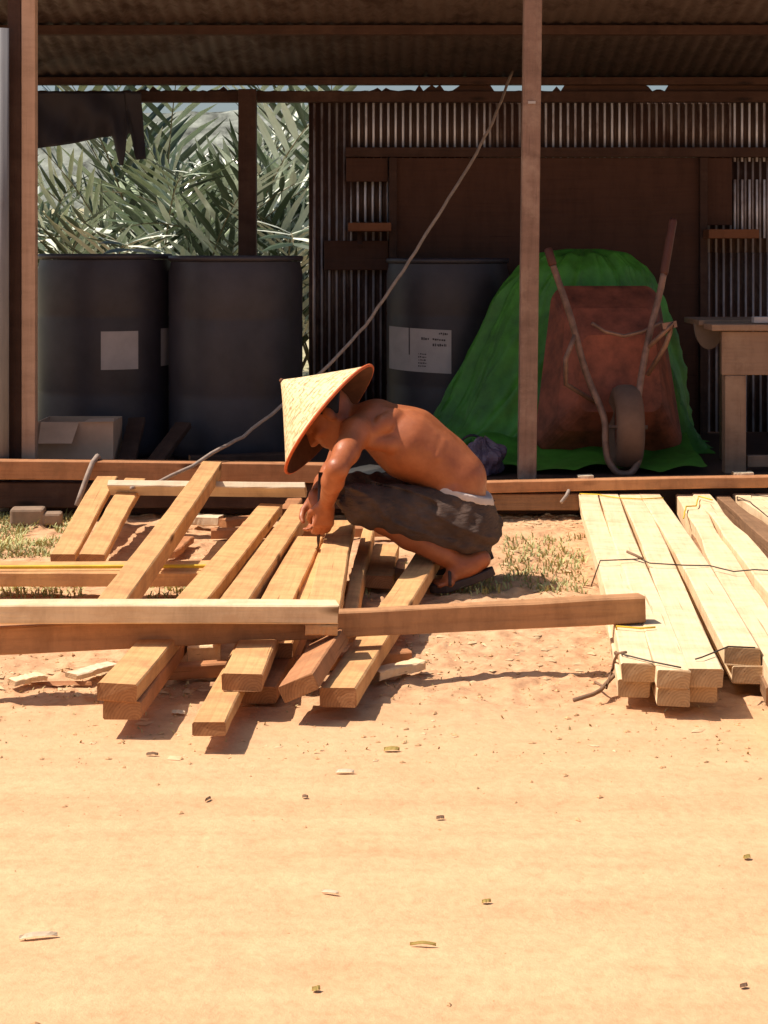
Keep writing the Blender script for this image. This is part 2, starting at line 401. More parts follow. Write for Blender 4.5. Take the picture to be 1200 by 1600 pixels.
# T1, the steep one
board('timber_beam', 'thick yellow beam raised at a slant from the crosswise beams up to the shed edge', G(166, 950, .205), G(332, 721, .285), .085, .07, 'oak', cat='beam')
# the two short ones at the left
board('timber_board', 'short board by the weeds, left one of two leaning on the shed edge', G(97, 866, .05), G(168, 744, .205), .096, .03, 'oak', group='two short boards leaning on the shed edge', cat='board')
board('timber_board', 'short board by the weeds, right one of two leaning on the shed edge', G(143, 866, .06), G(211, 747, .205), .096, .035, 'oak', group='two short boards leaning on the shed edge', cat='board')
# B3 pair with yellow seam
def pair():
    board('timber_board', 'front one of two boards lying side by side with a yellow seam', G(-80, 891, .100), G(356, 891, .100), .085, .05, 'oak', group='two boards with a yellow painted seam', cat='board')
    o = board('timber_board', 'rear one of two boards lying side by side, its front edge painted yellow', G(-80, 880, .112), G(362, 878, .112), .085, .05, 'oak', group='two boards with a yellow painted seam', cat='board')
    a, b = G(-80, 886.5, .1145), G(361, 884.5, .1145)
    mb = MB(); mb.tube([a + (b - a) * (i / 8) for i in range(9)], .0065, 6)
    mb.v = [tuple(MAT[o.name].inverted() @ Vector(v)) for v in mb.v]
    mb.build('yellow_stripe', M['wiry'], o)
pair()
# B4 whitish board near the shed edge
board('timber_board', 'whitish planed board lying crosswise behind the slanted beam near the shed edge', G(172, 757, .205), G(478, 760, .205), .085, .03, 'white', roll=R(-38), cat='board')
board('timber_offcut', 'pale board end showing between the arm and the knee of the person', G(528, 742, .16), G(590, 727, .18), .11, .03, 'white', cat='offcut')
# boards running away from the camera
board('timber_board', 'upper one of two stacked boards at the left front of the pile', G(184, 1068, .14), G(425, 787, .125), .10, .045, 'oak', group=g1, cat='board')
board('timber_board', 'lower one of two stacked boards at the left front of the pile', G(191, 1096, .094), G(398, 815, .078), .095, .045, 'red', group=g1, cat='board')
board('timber_board', 'foremost board end, lying low on the dirt between the stacked pair and the next', G(328, 1128, .08), G(420, 940, .075), .082, .034, 'oak', group=g1, cat='board')
board('timber_board', 'thick board with a dark side, just left of the working hands', G(345, 968, .16), G(469, 788, .15), .092, .065, 'oak', group=g1, cat='board')
board('timber_board', 'board resting on the foremost board end, its end face pointing at the road', G(378, 1053, .125), G(482, 838, .13), .105, .045, 'oak', group=g1, cat='board')
board('timber_board', 'shaded low board end under the middle of the pile', G(404, 1073, .055), G(495, 900, .055), .10, .045, 'red', group=g1, cat='board')
board('timber_board', 'narrow board lying low beneath the working hands', G(438, 1005, .10), G(503, 850, .12), .07, .045, 'oak', group=g1, cat='board')
board('timber_board', 'tilted dark board end with bright stripes in the middle front of the pile', G(462, 1062, .12), G(520, 975, .13), .10, .045, 'red', roll=R(-24), group=g1, cat='board')
board('timber_board', 'wide board in front of the knee with its end near the hands', G(499, 968, .165), G(535, 813, .172), .10, .05, 'oak', group=g1, cat='board')
board('timber_board', 'narrow bright board on edge beside the knee', G(545, 960, .075), G(575, 824, .11), .045, .07, 'oak', group=g1, cat='board')
board('timber_board', 'rightmost board of the pile, running back beneath the squatting person', G(529, 1075, .085), G(668, 864, .095), .096, .05, 'oak', group=g1, cat='board')
# bearers under the piles
for (a, b, w_, lab) in [(G(230, 1040, .045), G(640, 1015, .036), .05, 'low shaded bearer stick on the dirt under the front of the left pile'),
                        (G(330, 826, .045), G(640, 822, .045), .06, 'reddish bearer stick on the dirt under the back of the left pile')]:
    board('bearer_stick', lab, a, b, w_, .04, 'red', cat='stick')
board('timber_offcut', 'pale short offcut lying on the dirt behind the slanted beam', G(300, 804, .045), G(345, 806, .045), .07, .04, 'white', cat='offcut')
board('timber_offcut', 'reddish short offcut lying on the dirt behind the slanted beam', G(348, 812, .04), G(396, 806, .04), .06, .035, 'red', cat='offcut')
board('timber_offcut', 'pale block under the brown beam between the stacked boards and the middle boards', G(292, 1005, .075), G(344, 1003, .075), .08, .06, 'pale', cat='offcut')

for (a, b, w_, t_, m_, lab) in [
    (G(590, 900, .05), G(606, 850, .05), .10, .045, 'oak', 'short board end lying in the shadow under the thigh of the person'),
    (G(560, 905, .03), G(622, 888, .045), .06, .03, 'bark', 'dark bark covered offcut on the dirt under the squatting person'),
    (G(262, 862, .03), G(296, 838, .03), .05, .028, 'red', 'small reddish offcut on the dirt in the shade of the slanted beam'),
    (G(318, 880, .035), G(352, 846, .035), .06, .03, 'oak', 'small yellow offcut between the slanted beam and the upper stacked board'),
    (G(452, 795, .10), G(458, 778, .10), .07, .05, 'red', 'reddish board end just behind the far end of the thick dark sided board'),
    (G(585, 1048, .03), G(655, 1030, .03), .05, .025, 'pale', 'pale thin offcut on the dirt right of the rightmost board'),
    (G(110, 1052, .02), G(178, 1036, .02), .05, .015, 'white', 'thin whitish slab offcut on the dirt left of the stacked boards'),
    (G(18, 1062, .02), G(70, 1054, .02), .045, .015, 'pale', 'thin pale slab offcut on the dirt at the far left under the brown beam')]:
    board('timber_offcut', lab, a, b, w_, t_, m_, cat='offcut', wob=.006)
# right bundle
g2 = 'pale sawn timbers bundled at the right'
cols = [((996, 1037), (921, 771), 'leftmost column'), ((1048, 1047), (952, 771), 'second column from the left'),
        ((1106, 1045), (984, 771), 'third column from the left'), ((1163, 1012), (1017, 771), 'fourth column from the left')]
for i, (n_, f_, lab) in enumerate(cols):
    wd = (.086, .086, .094, .096)[i]
    board('timber_board', 'pale bundled timber, upper one in the %s of the right stack' % lab, G(n_[0], n_[1], .130), G(f_[0], f_[1], .108), wd, .048, 'pale', group=g2, cat='timber', wob=.0075)
    dn = ((-1, -2), (1, 1), (-13, -3), (4, 2))[i]
    board('timber_board', 'pale bundled timber, lower one in the %s of the right stack' % lab, G(n_[0] + dn[0], n_[1] + dn[1] + 27, .081), G(f_[0], f_[1] + 12, .058), wd * .98, .048, 'pale', group=g2, cat='timber', wob=.0075)
board('rough_timber', 'rough timber with bark edge, left one next to the neat pale stack', G(1262, 1105, .115), G(1072, 772, .10), .095, .085, 'pale', 'pale_end', group='rough edged timbers at the right', cat='timber', waney=.02)
board('rough_timber', 'rough timber with dark bark running along its left side, middle one of the rough group', G(1345, 1075, .125), G(1096, 770, .11), .085, .09, 'pale', 'bark', group='rough edged timbers at the right', cat='timber', waney=.022)
board('rough_timber', 'rough timber lying lowest under the rough group, mostly bark', G(1222, 1075, .06), G(1062, 778, .05), .07, .05, 'bark', 'bark', group='rough edged timbers at the right', cat='timber', waney=.02)
board('rough_timber', 'rough timber on the right side of the rough group, darker and knotty', G(1420, 1010, .10), G(1128, 774, .10), .07, .08, 'bark', 'bark', group='rough edged timbers at the right', cat='timber', waney=.018)
for i, (n_, f_, lab) in enumerate([((1262, 838), (1163, 771), 'left'), ((1302, 838), (1197, 771), 'middle'), ((1345, 838), (1231, 771), 'right')]):
    board('timber_board', 'short pale squared timber at the right edge, %s one of its row' % lab, G(n_[0], n_[1], .125), G(f_[0], f_[1], .105), .10, .10, 'pale', group='short squared timbers at the right edge', cat='timber')
for (a, b, lab) in [(G(985, 1072, .03), G(1300, 1055, .03), 'dark bearer stick on the dirt under the front of the right stack'), (G(925, 795, .03), G(1260, 792, .03), 'dark bearer stick on the dirt under the back of the right stack')]:
    board('bearer_stick', lab, a + Vector((0, .18, 0)), b + Vector((0, .18, 0)), .04, .03, 'bark', cat='stick')

def line_thing(name, label, cat, pts, r, m, group=None, n=7):
    mb = MB()
    P2 = []
    for i in range(len(pts) - 1):
        a, b = Vector(pts[i]), Vector(pts[i + 1]); k = max(1, int((b - a).length / .06))
        P2 += [a + (b - a) * (j / k) for j in range(k)]
    P2.append(Vector(pts[-1]))
    for i in range(1, len(P2) - 1): P2[i] = P2[i] + Vector((random.uniform(-1, 1), random.uniform(-1, 1), random.uniform(-1, 1))) * r * (.25 if name == 'rope' else .5)
    mb.tube(P2, r, n)
    return tag(mb.build(name, M[m], smooth=True, origin=P2[0]), label, cat, group)
gt = 'wire ties around the right timbers'
zt = .136
line_thing('binding_wire', 'dark wire tied across the middle of the pale stack', 'wire', [G(924, 915, .03), G(938, 876, zt), G(1000, 873, zt), G(1015, 880, zt), G(1067, 883, zt)], .0024, 'wire', gt)
line_thing('binding_wire', 'dark wire reaching from the pale stack across the rough timbers', 'wire', [G(1067, 883, zt), G(1110, 884, .128), G(1147, 893, .128), G(1178, 890, .136), G(1215, 892, .136)], .0024, 'wire', gt)
line_thing('binding_wire', 'yellow tie across the near left part of the pale stack', 'wire', [G(962, 1000, .09), G(963, 978, zt), G(1000, 982, zt), G(1024, 980, zt)], .0028, 'wiry', gt)
line_thing('binding_wire', 'dark tie across the near ends of the third and fourth columns', 'wire', [G(1086, 1030, .135), G(1096, 1027, .14), G(1138, 1010, zt + .006), G(1180, 1012, zt)], .0022, 'wire', gt)
line_thing('binding_wire', 'dark tie across the near ends of the two left columns', 'wire', [G(975, 1040, .1), G(972, 1022, zt), G(1017, 1034, zt), G(1064, 1043, zt)], .0022, 'wire', gt)
line_thing('binding_wire', 'yellow tie across the far end of the pale stack', 'wire', [G(904, 780, .06), G(906, 771.5, .115), G(935, 773, .115), G(966, 778, .115), G(1000, 780, .115), G(1036, 778, .115)], .0028, 'wiry', gt)
line_thing('binding_wire', 'yellow tie bent over the far ends of the rough timbers', 'wire', [G(1068, 810, .11), G(1072, 791, .118), G(1088, 790, .118), G(1091, 775, .125), G(1113, 781, .125)], .003, 'wiry', gt)
line_thing('binding_wire', 'dark tie over the short squared timbers at the right edge', 'wire', [G(1155, 800, .02), G(1152, 776, .112), G(1172, 784, .118), G(1205, 812, .118)], .0022, 'wire', gt)
line_thing('binding_wire', 'straight dark tie across the short squared timbers at the right edge', 'wire', [G(1176, 822, .03), G(1174, 774, .112), G(1215, 776, .112)], .0022, 'wire', gt)
line_thing('twig', 'short twig knotted in the wire on the left columns of the pale stack', 'twig', [G(980, 862, .15), G(992, 868, .145), G(1003, 873, .14)], [.004] * 1 and .005, 'twig')
line_thing('twig', 'curved twig lying on the dirt at the near corner of the pale stack', 'twig', [G(896, 1094, .01), G(925, 1086, .02), G(950, 1068, .02), G(966, 1048, .04), G(968, 1030, .07), G(962, 1020, .1)], .006, 'twig')
line_thing('twig', 'thin forked twig beside the near corner of the pale stack', 'twig', [G(930, 1066, .01), G(948, 1074, .02), G(957, 1045, .04), G(964, 1022, .12), G(978, 1019, .142)], .004, 'twig')

# ------------------------------------------------------------------ SHED
shed = thing('timber_shed', 'open fronted dark timber shed with rusty corrugated roof and back wall', 'shed', (0, 7.7, 0))
FZ = .15; YB = 9.8
def shed_box(name, x0, x1, y0, y1, z0, z1, m, bv=.004, parent=None, tilt=0.):
    dims = (x1 - x0, y1 - y0, z1 - z0); ax = max(range(3), key=lambda i: dims[i])
    # build with local x along the longest side so the grain follows it
    mb = MB(); 
    if ax == 0: rot = Matrix.Identity(4); d = dims
    elif ax == 1: rot = Matrix.Rotation(R(90), 4, 'Z'); d = (dims[1], dims[0], dims[2])
    else: rot = Matrix.Rotation(R(-90), 4, 'Y'); d = (dims[2], dims[1], dims[0])
    mb.box((0, 0, 0), d); o = mb.build(name, M[m]); o.parent = parent or shed
    o.matrix_local = Matrix.Translation(Vector(((x0 + x1) / 2, (y0 + y1) / 2, (z0 + z1) / 2)) - ORIG[shed.name]) @ Matrix.Rotation(tilt, 4, 'Y') @ rot
    if bv: bevel(o, bv)
    return o
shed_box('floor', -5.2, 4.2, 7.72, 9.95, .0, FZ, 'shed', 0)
ROOF_S = .27
def roof_z(y): return 2.215 + ROOF_S * (9.8 - y)
def corr(name, u0, u1, period, amp, fn, m, parent, rows=2, ridge=None):
    mb = MB(); n = int((u1 - u0) / period * 8)
    for j in range(rows):
        for i in range(n + 1):
            u = u0 + (u1 - u0) * i / n
            mb.v.append(tuple(fn(u, j / (rows - 1), amp * math.sin(2 * math.pi * (u - u0) / period))))
    for j in range(rows - 1):
        for i in range(n):
            mb.f.append((j * (n + 1) + i, j * (n + 1) + i + 1, (j + 1) * (n + 1) + i + 1, (j + 1) * (n + 1) + i)); mb.m.append(1 if ridge and math.sin(2 * math.pi * (i + .5) / 8) < -.62 else 0)  # ridges towards the viewer carry the painted highlight, valleys stay dark
    o = part(mb, name, [M[m], M[ridge]] if ridge else M[m], parent, smooth=True)
    s = o.modifiers.new('solid', 'SOLIDIFY'); s.thickness = .0015
    return o
# three overlapping rows of roof sheets
rows = [(9.86, 7.70, 0.0)]
for (ya, yb, dz) in rows:
    corr('roof_sheet', -5.4, 4.4, .076, .0065, lambda u, t, a, ya=ya, yb=yb, dz=dz: (u, ya + (yb - ya) * t, roof_z(ya + (yb - ya) * t) + a + dz + .01), 'roof', shed)
def slope_bar(x0, y0, y1, wd, h, m):
    mb = MB(); mb.box((0, 0, 0), (math.hypot(y1 - y0, roof_z(y1) - roof_z(y0)), wd, h)); o = mb.build('rafter', M[m]); o.parent = shed
    ang = math.atan2(roof_z(y1) - roof_z(y0), y1 - y0)
    o.matrix_local = Matrix.Translation(Vector((x0, (y0 + y1) / 2, (roof_z(y0) + roof_z(y1)) / 2 - h / 2 - .052)) - ORIG[shed.name]) @ Matrix.Rotation(R(90), 4, 'Z') @ Matrix.Rotation(ang, 4, 'Y').inverted()
    return o
for x in (-3.4, -2.6, 2.6, 3.7): slope_bar(x, 9.78, 7.74, .05, .07, 'shed')
for y in (8.97, 8.3, 7.8):
    shed_box('purlin', -5.3, 4.3, y - .03, y + .03, roof_z(y) - .055, roof_z(y) - .004, 'shed')
shed_box('purlin', -5.3, 4.3, 9.70, 9.775, 2.192, 2.236, 'shed')
def eave_strip():
    mb = MB(); r = random.Random(12); n = 230; h = 0
    for i in range(n):
        px = -60 + i * 6.5
        if px > 850: h = .040 if not (855 < px < 880 or 1006 < px < 1042) else r.choice([.002, .012, .03])
        elif 715 < px < 770: h = .04
        elif 560 < px <= 715: h = r.choice([.003, .01, .04, .022, .006])
        else: h = r.choice([.002, .002, .004, .012, .008, .03]) if 195 < px < 370 else r.choice([.001, .003, .006])
        x = (px - CX) * 9.79 / F
        mb.v += [(x, 9.785, 2.156), (x, 9.785, 2.159 + h), (x, 9.798, 2.159 + h), (x, 9.798, 2.156)]
    for i in range(n - 1):
        for k in range(4): mb.f.append((i * 4 + k, i * 4 + (k + 1) % 4, (i + 1) * 4 + (k + 1) % 4, (i + 1) * 4 + k)); mb.m.append(0)
    part(mb, 'eave_strip', M['shed'], shed)
eave_strip()
# eave beam at the back, posts
shed_box('eave_beam', -5.2, 4.2, YB - .05, YB + .03, 2.095, 2.158, 'shed')
shed_box('post', -.845, -.742, YB - .16, YB - .06, FZ, 2.16, 'shed')
shed_box('post', -1.752, -1.688, 7.74, 7.83, FZ, roof_z(7.8) - .06, 'shed')
shed_box('batten', -1.686, -1.622, 7.735, 7.80, FZ, roof_z(7.8) - .06, 'post2')
p = shed_box('post', .640, .724, 7.73, 7.81, FZ, roof_z(7.8) - .06, 'post', .006, tilt=R(.7))
p['label'] = 'lighter weathered post standing at the front'
# nail plate on the post
mbx = MB(); mbx.box(P(831, 160, 7.725), (.035, .004, .012)); part(mbx, 'nail_tag', M['paper'], shed)
# shed edge timbers
e1 = board('edge_beam', None, P(-60, 718, 7.60), P(512, 724, 7.60), .085, .085, 'red', 'red', parent=shed)
e2 = board('edge_beam', None, P(-60, 752, 7.63), P(760, 756, 7.63), .08, .115, 'shed', 'shed', parent=shed)
e3 = board('edge_beam', None, P(560, 757, 7.62), P(1290, 741.5, 7.62), .075, .05, 'red', 'red', parent=shed, wob=.004)
e4 = board('edge_beam', None, P(560, 773, 7.645), P(903, 770, 7.645), .07, .075, 'bark', 'bark', parent=shed)
# back wall sheets (px spans at the back wall)
def wx(px): return (px - CX) * YB / F
def wz(py): return H - (py - HY) * YB / F
def wall(px0, px1, py0, py1, m, dy=0.0, name='wall_sheet'):
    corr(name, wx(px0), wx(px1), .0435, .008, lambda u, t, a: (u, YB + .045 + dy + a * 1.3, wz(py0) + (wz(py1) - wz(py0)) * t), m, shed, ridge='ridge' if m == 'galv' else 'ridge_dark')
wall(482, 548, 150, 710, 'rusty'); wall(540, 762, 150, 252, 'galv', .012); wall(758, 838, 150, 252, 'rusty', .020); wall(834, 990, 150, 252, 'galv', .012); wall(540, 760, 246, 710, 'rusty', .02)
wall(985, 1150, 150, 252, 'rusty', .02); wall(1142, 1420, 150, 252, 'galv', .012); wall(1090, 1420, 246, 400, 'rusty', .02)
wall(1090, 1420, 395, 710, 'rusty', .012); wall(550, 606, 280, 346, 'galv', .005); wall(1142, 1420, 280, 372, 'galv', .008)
def wbox(name, px0, px1, py0, py1, y0, y1, m, bv=.004):
    return shed_box(name, wx(px0), wx(px1), y0, y1, wz(py1), wz(py0), m, bv)
wbox('wall_rail', 540, 1420, 231, 246, YB - .06, YB + .02, 'shed')
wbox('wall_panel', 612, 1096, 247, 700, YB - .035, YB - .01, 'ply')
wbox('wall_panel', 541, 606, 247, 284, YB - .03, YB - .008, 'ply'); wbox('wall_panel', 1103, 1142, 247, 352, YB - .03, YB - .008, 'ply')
wbox('wall_stud', 608, 620, 247, 700, YB - .075, YB - .037, 'shed')
wbox('wall_stud', 1090, 1102, 247, 700, YB - .075, YB - .037, 'shed')
wbox('wall_rail', 507, 607, 376, 422, YB - .03, YB + .02, 'ply')
for a, b, c, d in ((545, 611, 349, 362), (1095, 1172, 359, 373)):
    s_ = wbox('shelf', a, b, c, d, YB - .24, YB + .0, 'shelf')
mb = MB(); mb.box(P(562, 372, 9.70) , (.025, .15, .03), Matrix.Rotation(R(40), 3, 'X')); part(mb, 'shelf_bracket', M['shed'], shed)

# grey sheet standing at the left edge
def grey():
    mb = MB(); n = 60; x0, x1 = -2.35, -1.728
    for z in (.02, 2.245):
        for i in range(n + 1):
            u = i / n; mb.v.append((x0 + (x1 - x0) * u, 7.66 + .009 * math.sin(u * 2 * math.pi * 8.2), z))
    for i in range(n): mb.f.append((i, i + 1, n + 2 + i, n + 1 + i)); mb.m.append(0)
    o = mb.build('corrugated_sheet', M['greysheet'], smooth=True, origin=(-2.0, 7.66, 0))
    s = o.modifiers.new('solid', 'SOLIDIFY'); s.thickness = .002
    tag(o, 'grey corrugated metal sheet standing upright at the left edge beside the shed post', 'metal sheet')
grey()

# ------------------------------------------------------------------ DRUMS
def drum(cx, cy, r, zb, ht, label, labels):
    t = thing('plastic_drum', label, 'drum', (cx, cy, zb), 'big black drums in the shed')
    mb = MB(); pr = [(0, 0), (r * .93, 0), (r * .985, .03), (r, .08), (r, ht * .30), (r * .992, ht * .315), (r, ht * .33), (r, ht * .68), (r * .992, ht * .695), (r, ht * .71), (r, ht - .09), (r * .975, ht - .05), (r * .965, ht - .03)]
    mb.lathe(pr, (cx, cy, zb), 64); part(mb, 'drum_body', M['drum'], t, True)
    mb = MB(); pr = [(r * .965, ht - .028), (r * 1.0, ht - .026), (r * 1.012, ht - .014), (r * 1.0, ht - .002), (r * .95, ht), (r * .92, ht - .015), (0, ht - .018)]
    mb.lathe(pr, (cx, cy, zb), 64); part(mb, 'drum_lid', M['drum'], t, True)
    for (px0, px1, py0, py1, marks) in labels:
        # curved paper on the drum front
        def pt(px, py, off):
            a = math.asin(max(-.999, min(.999, ((px - CX) * (cy - r * .7) / F - cx) / r)))
            rr = r + off; y = cy - rr * math.cos(a)
            return Vector((cx + rr * math.sin(a), y, H - (py - HY) * (cy - r) / F))
        mb = MB(); n = 10
        for j in range(2):
            for i in range(n + 1): mb.v.append(tuple(pt(px0 + (px1 - px0) * i / n, (py0, py1)[j] + (i / n) * (4 if marks else 0), .003)))
        for i in range(n): mb.f.append((i, n + 1 + i, n + 2 + i, i + 1)); mb.m.append(0)
        lab = part(mb, 'paper_label', M['paper'], t, True)
        if marks:
            mb = MB()
            for (u0, u1, v0, v1) in marks:
                q = [pt(px0 + (px1 - px0) * u, py0 + (py1 - py0) * v + u * 4, .0045) for (u, v) in ((u0, v0), (u0, v1), (u1, v1), (u1, v0))]
                mb.add(q, [(0, 1, 2, 3)])
            part(mb, 'print', M['ink'], lab, top=t)
    return t
marks = [(.32, .335, .0, .62)]
rr = random.Random(3)
def words(u0, u1, v, hgt, n):
    x = u0
    while x < u1 - .01:
        wdt = rr.uniform(.012, .03); marks.append((x, min(u1, x + wdt), v + rr.uniform(-.008, .008), v + hgt * rr.uniform(.6, 1))); x += wdt + rr.uniform(.006, .014)
words(.80, .94, .07, .055, 5); words(.52, .66, .20, .06, 5); words(.70, .92, .21, .05, 5); words(.70, .92, .33, .06, 6)
for k in range(5): words(.47, .60, .57 + .07 * k, .03, 4)
drum(-1.478, 8.82, .352, FZ, 1.055, 'black drum at the left next to the post, square pale paper label on its front', [(163, 217, 518, 578, None), (247, 283, 516, 576, None)])
drum(-.775, 8.70, .349, FZ, 1.045, 'black drum without any label, right one of the two beneath the palm view', [])
drum(.36, 9.42, .345, FZ, 1.03, 'black drum deep in the shed with a wide printed paper label', [(609, 704, 512, 580, marks)])

# cardboard box
def carton():
    t = thing('cardboard_box', 'open brown cardboard box with a flap hanging out, in front of the left drum', 'box', (-1.49, 8.12, FZ))
    z0, z1 = FZ, P(0, 660, 8.0).z; mb = MB()
    x0, x1 = (60 - CX) * 8.05 / F, (178 - CX) * 8.05 / F
    for c, d in ((((x0 + x1) / 2, 8.03, (z0 + z1) / 2), (x1 - x0, .006, z1 - z0)), (((x0 + x1) / 2, 8.30, (z0 + z1) / 2), (x1 - x0, .006, z1 - z0)),
                 ((x0 + .003, 8.165, (z0 + z1) / 2), (.006, .26, z1 - z0)), ((x1 - .003, 8.165, (z0 + z1) / 2), (.006, .26, z1 - z0)), (((x0 + x1) / 2, 8.165, z0 + .004), (x1 - x0 - .02, .25, .006))): mb.box(c, d)
    part(mb, 'carton_body', M['card'], t)
    a, b, c, d = P(64, 660, 8.02), P(123, 661, 8.02), P(112, 693, 7.93), P(59, 693, 7.93)
    mb = MB(); nrm = Vector((0, .004, .002)); mb.add([a, b, c, d, a + nrm, b + nrm, c + nrm, d + nrm], [(0, 1, 2, 3), (7, 6, 5, 4), (0, 4, 5, 1), (1, 5, 6, 2), (2, 6, 7, 3), (3, 7, 4, 0)])
    f = part(mb, 'flap', M['card'], t); f['label'] = 'front flap folded down'
    a, b, c, d = P(130, 660, 8.02), P(178, 659, 8.02), P(178, 654, 8.1), P(140, 655, 8.1)
    mb = MB(); mb.add([a, b, c, d, a + nrm, b + nrm, c + nrm, d + nrm], [(0, 1, 2, 3), (7, 6, 5, 4), (0, 4, 5, 1), (1, 5, 6, 2), (2, 6, 7, 3), (3, 7, 4, 0)])
    part(mb, 'flap', M['card'], t)
carton()
board('leaning_board', 'short dark board leaning on the left drum, next to the cardboard box', P(196, 735, 7.95), P(213, 652, 8.36), .085, .03, 'shed', group='two boards leaning on the drums', cat='board')
board('leaning_board', 'short dark board leaning at a low slant on the drum without label', P(232, 735, 7.95), P(285, 660, 8.30), .085, .03, 'shed', group='two boards leaning on the drums', cat='board')
board('floor_board', 'reddish low board lying on the shed floor in front of the drums', P(296, 712, 8.05), P(470, 706, 8.2), .08, .05, 'shed', cat='board')

# ------------------------------------------------------------------ TARPS
def tarp_heap():
    keys = [(0.152, .90, .86, .52), (.30, .96, .70, .46), (.55, 1.0, .60, .40), (.8, 1.03, .50, .34), (1.0, 1.045, .42, .28), (1.13, 1.07, .335, .23), (1.20, 1.08, .24, .17), (1.225, 1.08, .10, .08), (1.23, 1.08, .004, .004)]
    mb = MB(); n = 320; rows_ = 70; zs = np.array([k[0] for k in keys]); 
    tt = np.linspace(0, 1, len(keys)); r = random.Random(5); ph = [r.uniform(0, 6.28) for _ in range(8)]
    for j in range(rows_):
        q = j / (rows_ - 1)
        z, cx, rx, ry = [float(np.interp(q, tt, [k[i] for k in keys])) for i in range(4)]
        for i in range(n):
            a = 2 * math.pi * i / n; fold = (1 - q) ** .6
            k = 1 + fold * (.050 * math.sin(a * 9 + ph[0] + 1.5 * q) + .018 * math.sin(a * 17 + ph[1] - 2 * q) + .006 * math.sin(a * 31 + ph[2]))
            k *= 1 + .02 * math.sin(a * 5 + q * 7 + ph[3])
            rd = lambda f_, p_, w_: (1 - abs(math.sin(a * f_ + p_ + w_ * math.sin(q * 3.1 + a * 2)))) ** 3
            k *= 1 + (.25 + fold) * (  .11 * rd(4.5, ph[5], 1.3) + .045 * rd(8.5, ph[6], 1.6) + .008 * rd(16.5, ph[7], .7)) - .06
            zz = z + (.02 * math.sin(a * 11 + ph[4]) * q * (1 - q) * 3)
            if q == 0: k *= 1.03
            k *= 1 + .035 * float(vnoise(np.array([a * 4 + 9]), np.array([q * 9]), 21)[0]) + .03 * float(vnoise(np.array([a * 9 + 9]), np.array([q * 26]), 22)[0])
            mb.v.append((cx + rx * k * math.cos(a), 8.98 + ry * k * math.sin(a), max(FZ + .003, zz)))
    for j in range(rows_ - 1):
        for i in range(n):
            mb.f.append((j * n + i, j * n + (i + 1) % n, (j + 1) * n + (i + 1) % n, (j + 1) * n + i)); mb.m.append(0)
    # skirt spread on the floor in front
    o0 = len(mb.v); nx = 60; r2 = random.Random(9)
    for j in range(7):
        for i in range(nx + 1):
            u = i / nx; x = .45 + 1.10 * u; y = 8.52 - .095 * j + .02 * math.sin(u * 14 + j)
            z = FZ + .012 + .018 * abs(math.sin(u * 17 + j * .9)) + .02 * math.sin(u * 7 + 1) ** 2 + (.09 * (1 - j / 6) ** 2)
            mb.v.append((x, y, z))
    for j in range(6):
        for i in range(nx): a = o0 + j * (nx + 1) + i; mb.f.append((a, a + nx + 1, a + nx + 2, a + 1)); mb.m.append(0)
    o = mb.build('green_tarp', M['tarp_g'], smooth=True, origin=(.9, 8.9, FZ))
    tag(o, 'green tarpaulin draped over a tall heap behind the wheelbarrow', 'tarpaulin')
tarp_heap()
def hanging():
    mb = MB(); n = 70; rows_ = 24; Y0 = 9.62
    xs_ = [20, 57, 110, 150, 176, 180, 186, 194, 198, 203, 206, 212, 228, 231]
    bt = [240, 232, 225, 216, 213, 232, 258, 258, 214, 205, 214, 250, 248, 236]
    for j in range(rows_):
        for i in range(n + 1):
            u = i / n; px = 20 + 208 * u; b = float(np.interp(px, xs_, bt)); v = j / (rows_ - 1)
            pxx = px + v * 3 if px > 200 else px
            if px > 200: pxx = px - (1 - v) * 8
            py = 144 + (b - 144) * v
            Y = Y0 - .02 + .03 * math.sin(u * 26 + 2 * v) * v + .02 * math.sin(u * 11 - v * 5)
            mb.v.append(tuple(P(pxx, py, Y)))
    for j in range(rows_ - 1):
        for i in range(n): a = j * (n + 1) + i; mb.f.append((a, a + n + 1, a + n + 2, a + 1)); mb.m.append(0)
    o = mb.build('hanging_tarp', M['tarp_d'], smooth=True, origin=P(130, 150, 9.62))
    o.modifiers.new('solid', 'SOLIDIFY').thickness = .003
    tag(o, 'dark ragged tarp hanging from the back eave at the upper left', 'tarpaulin')
hanging()

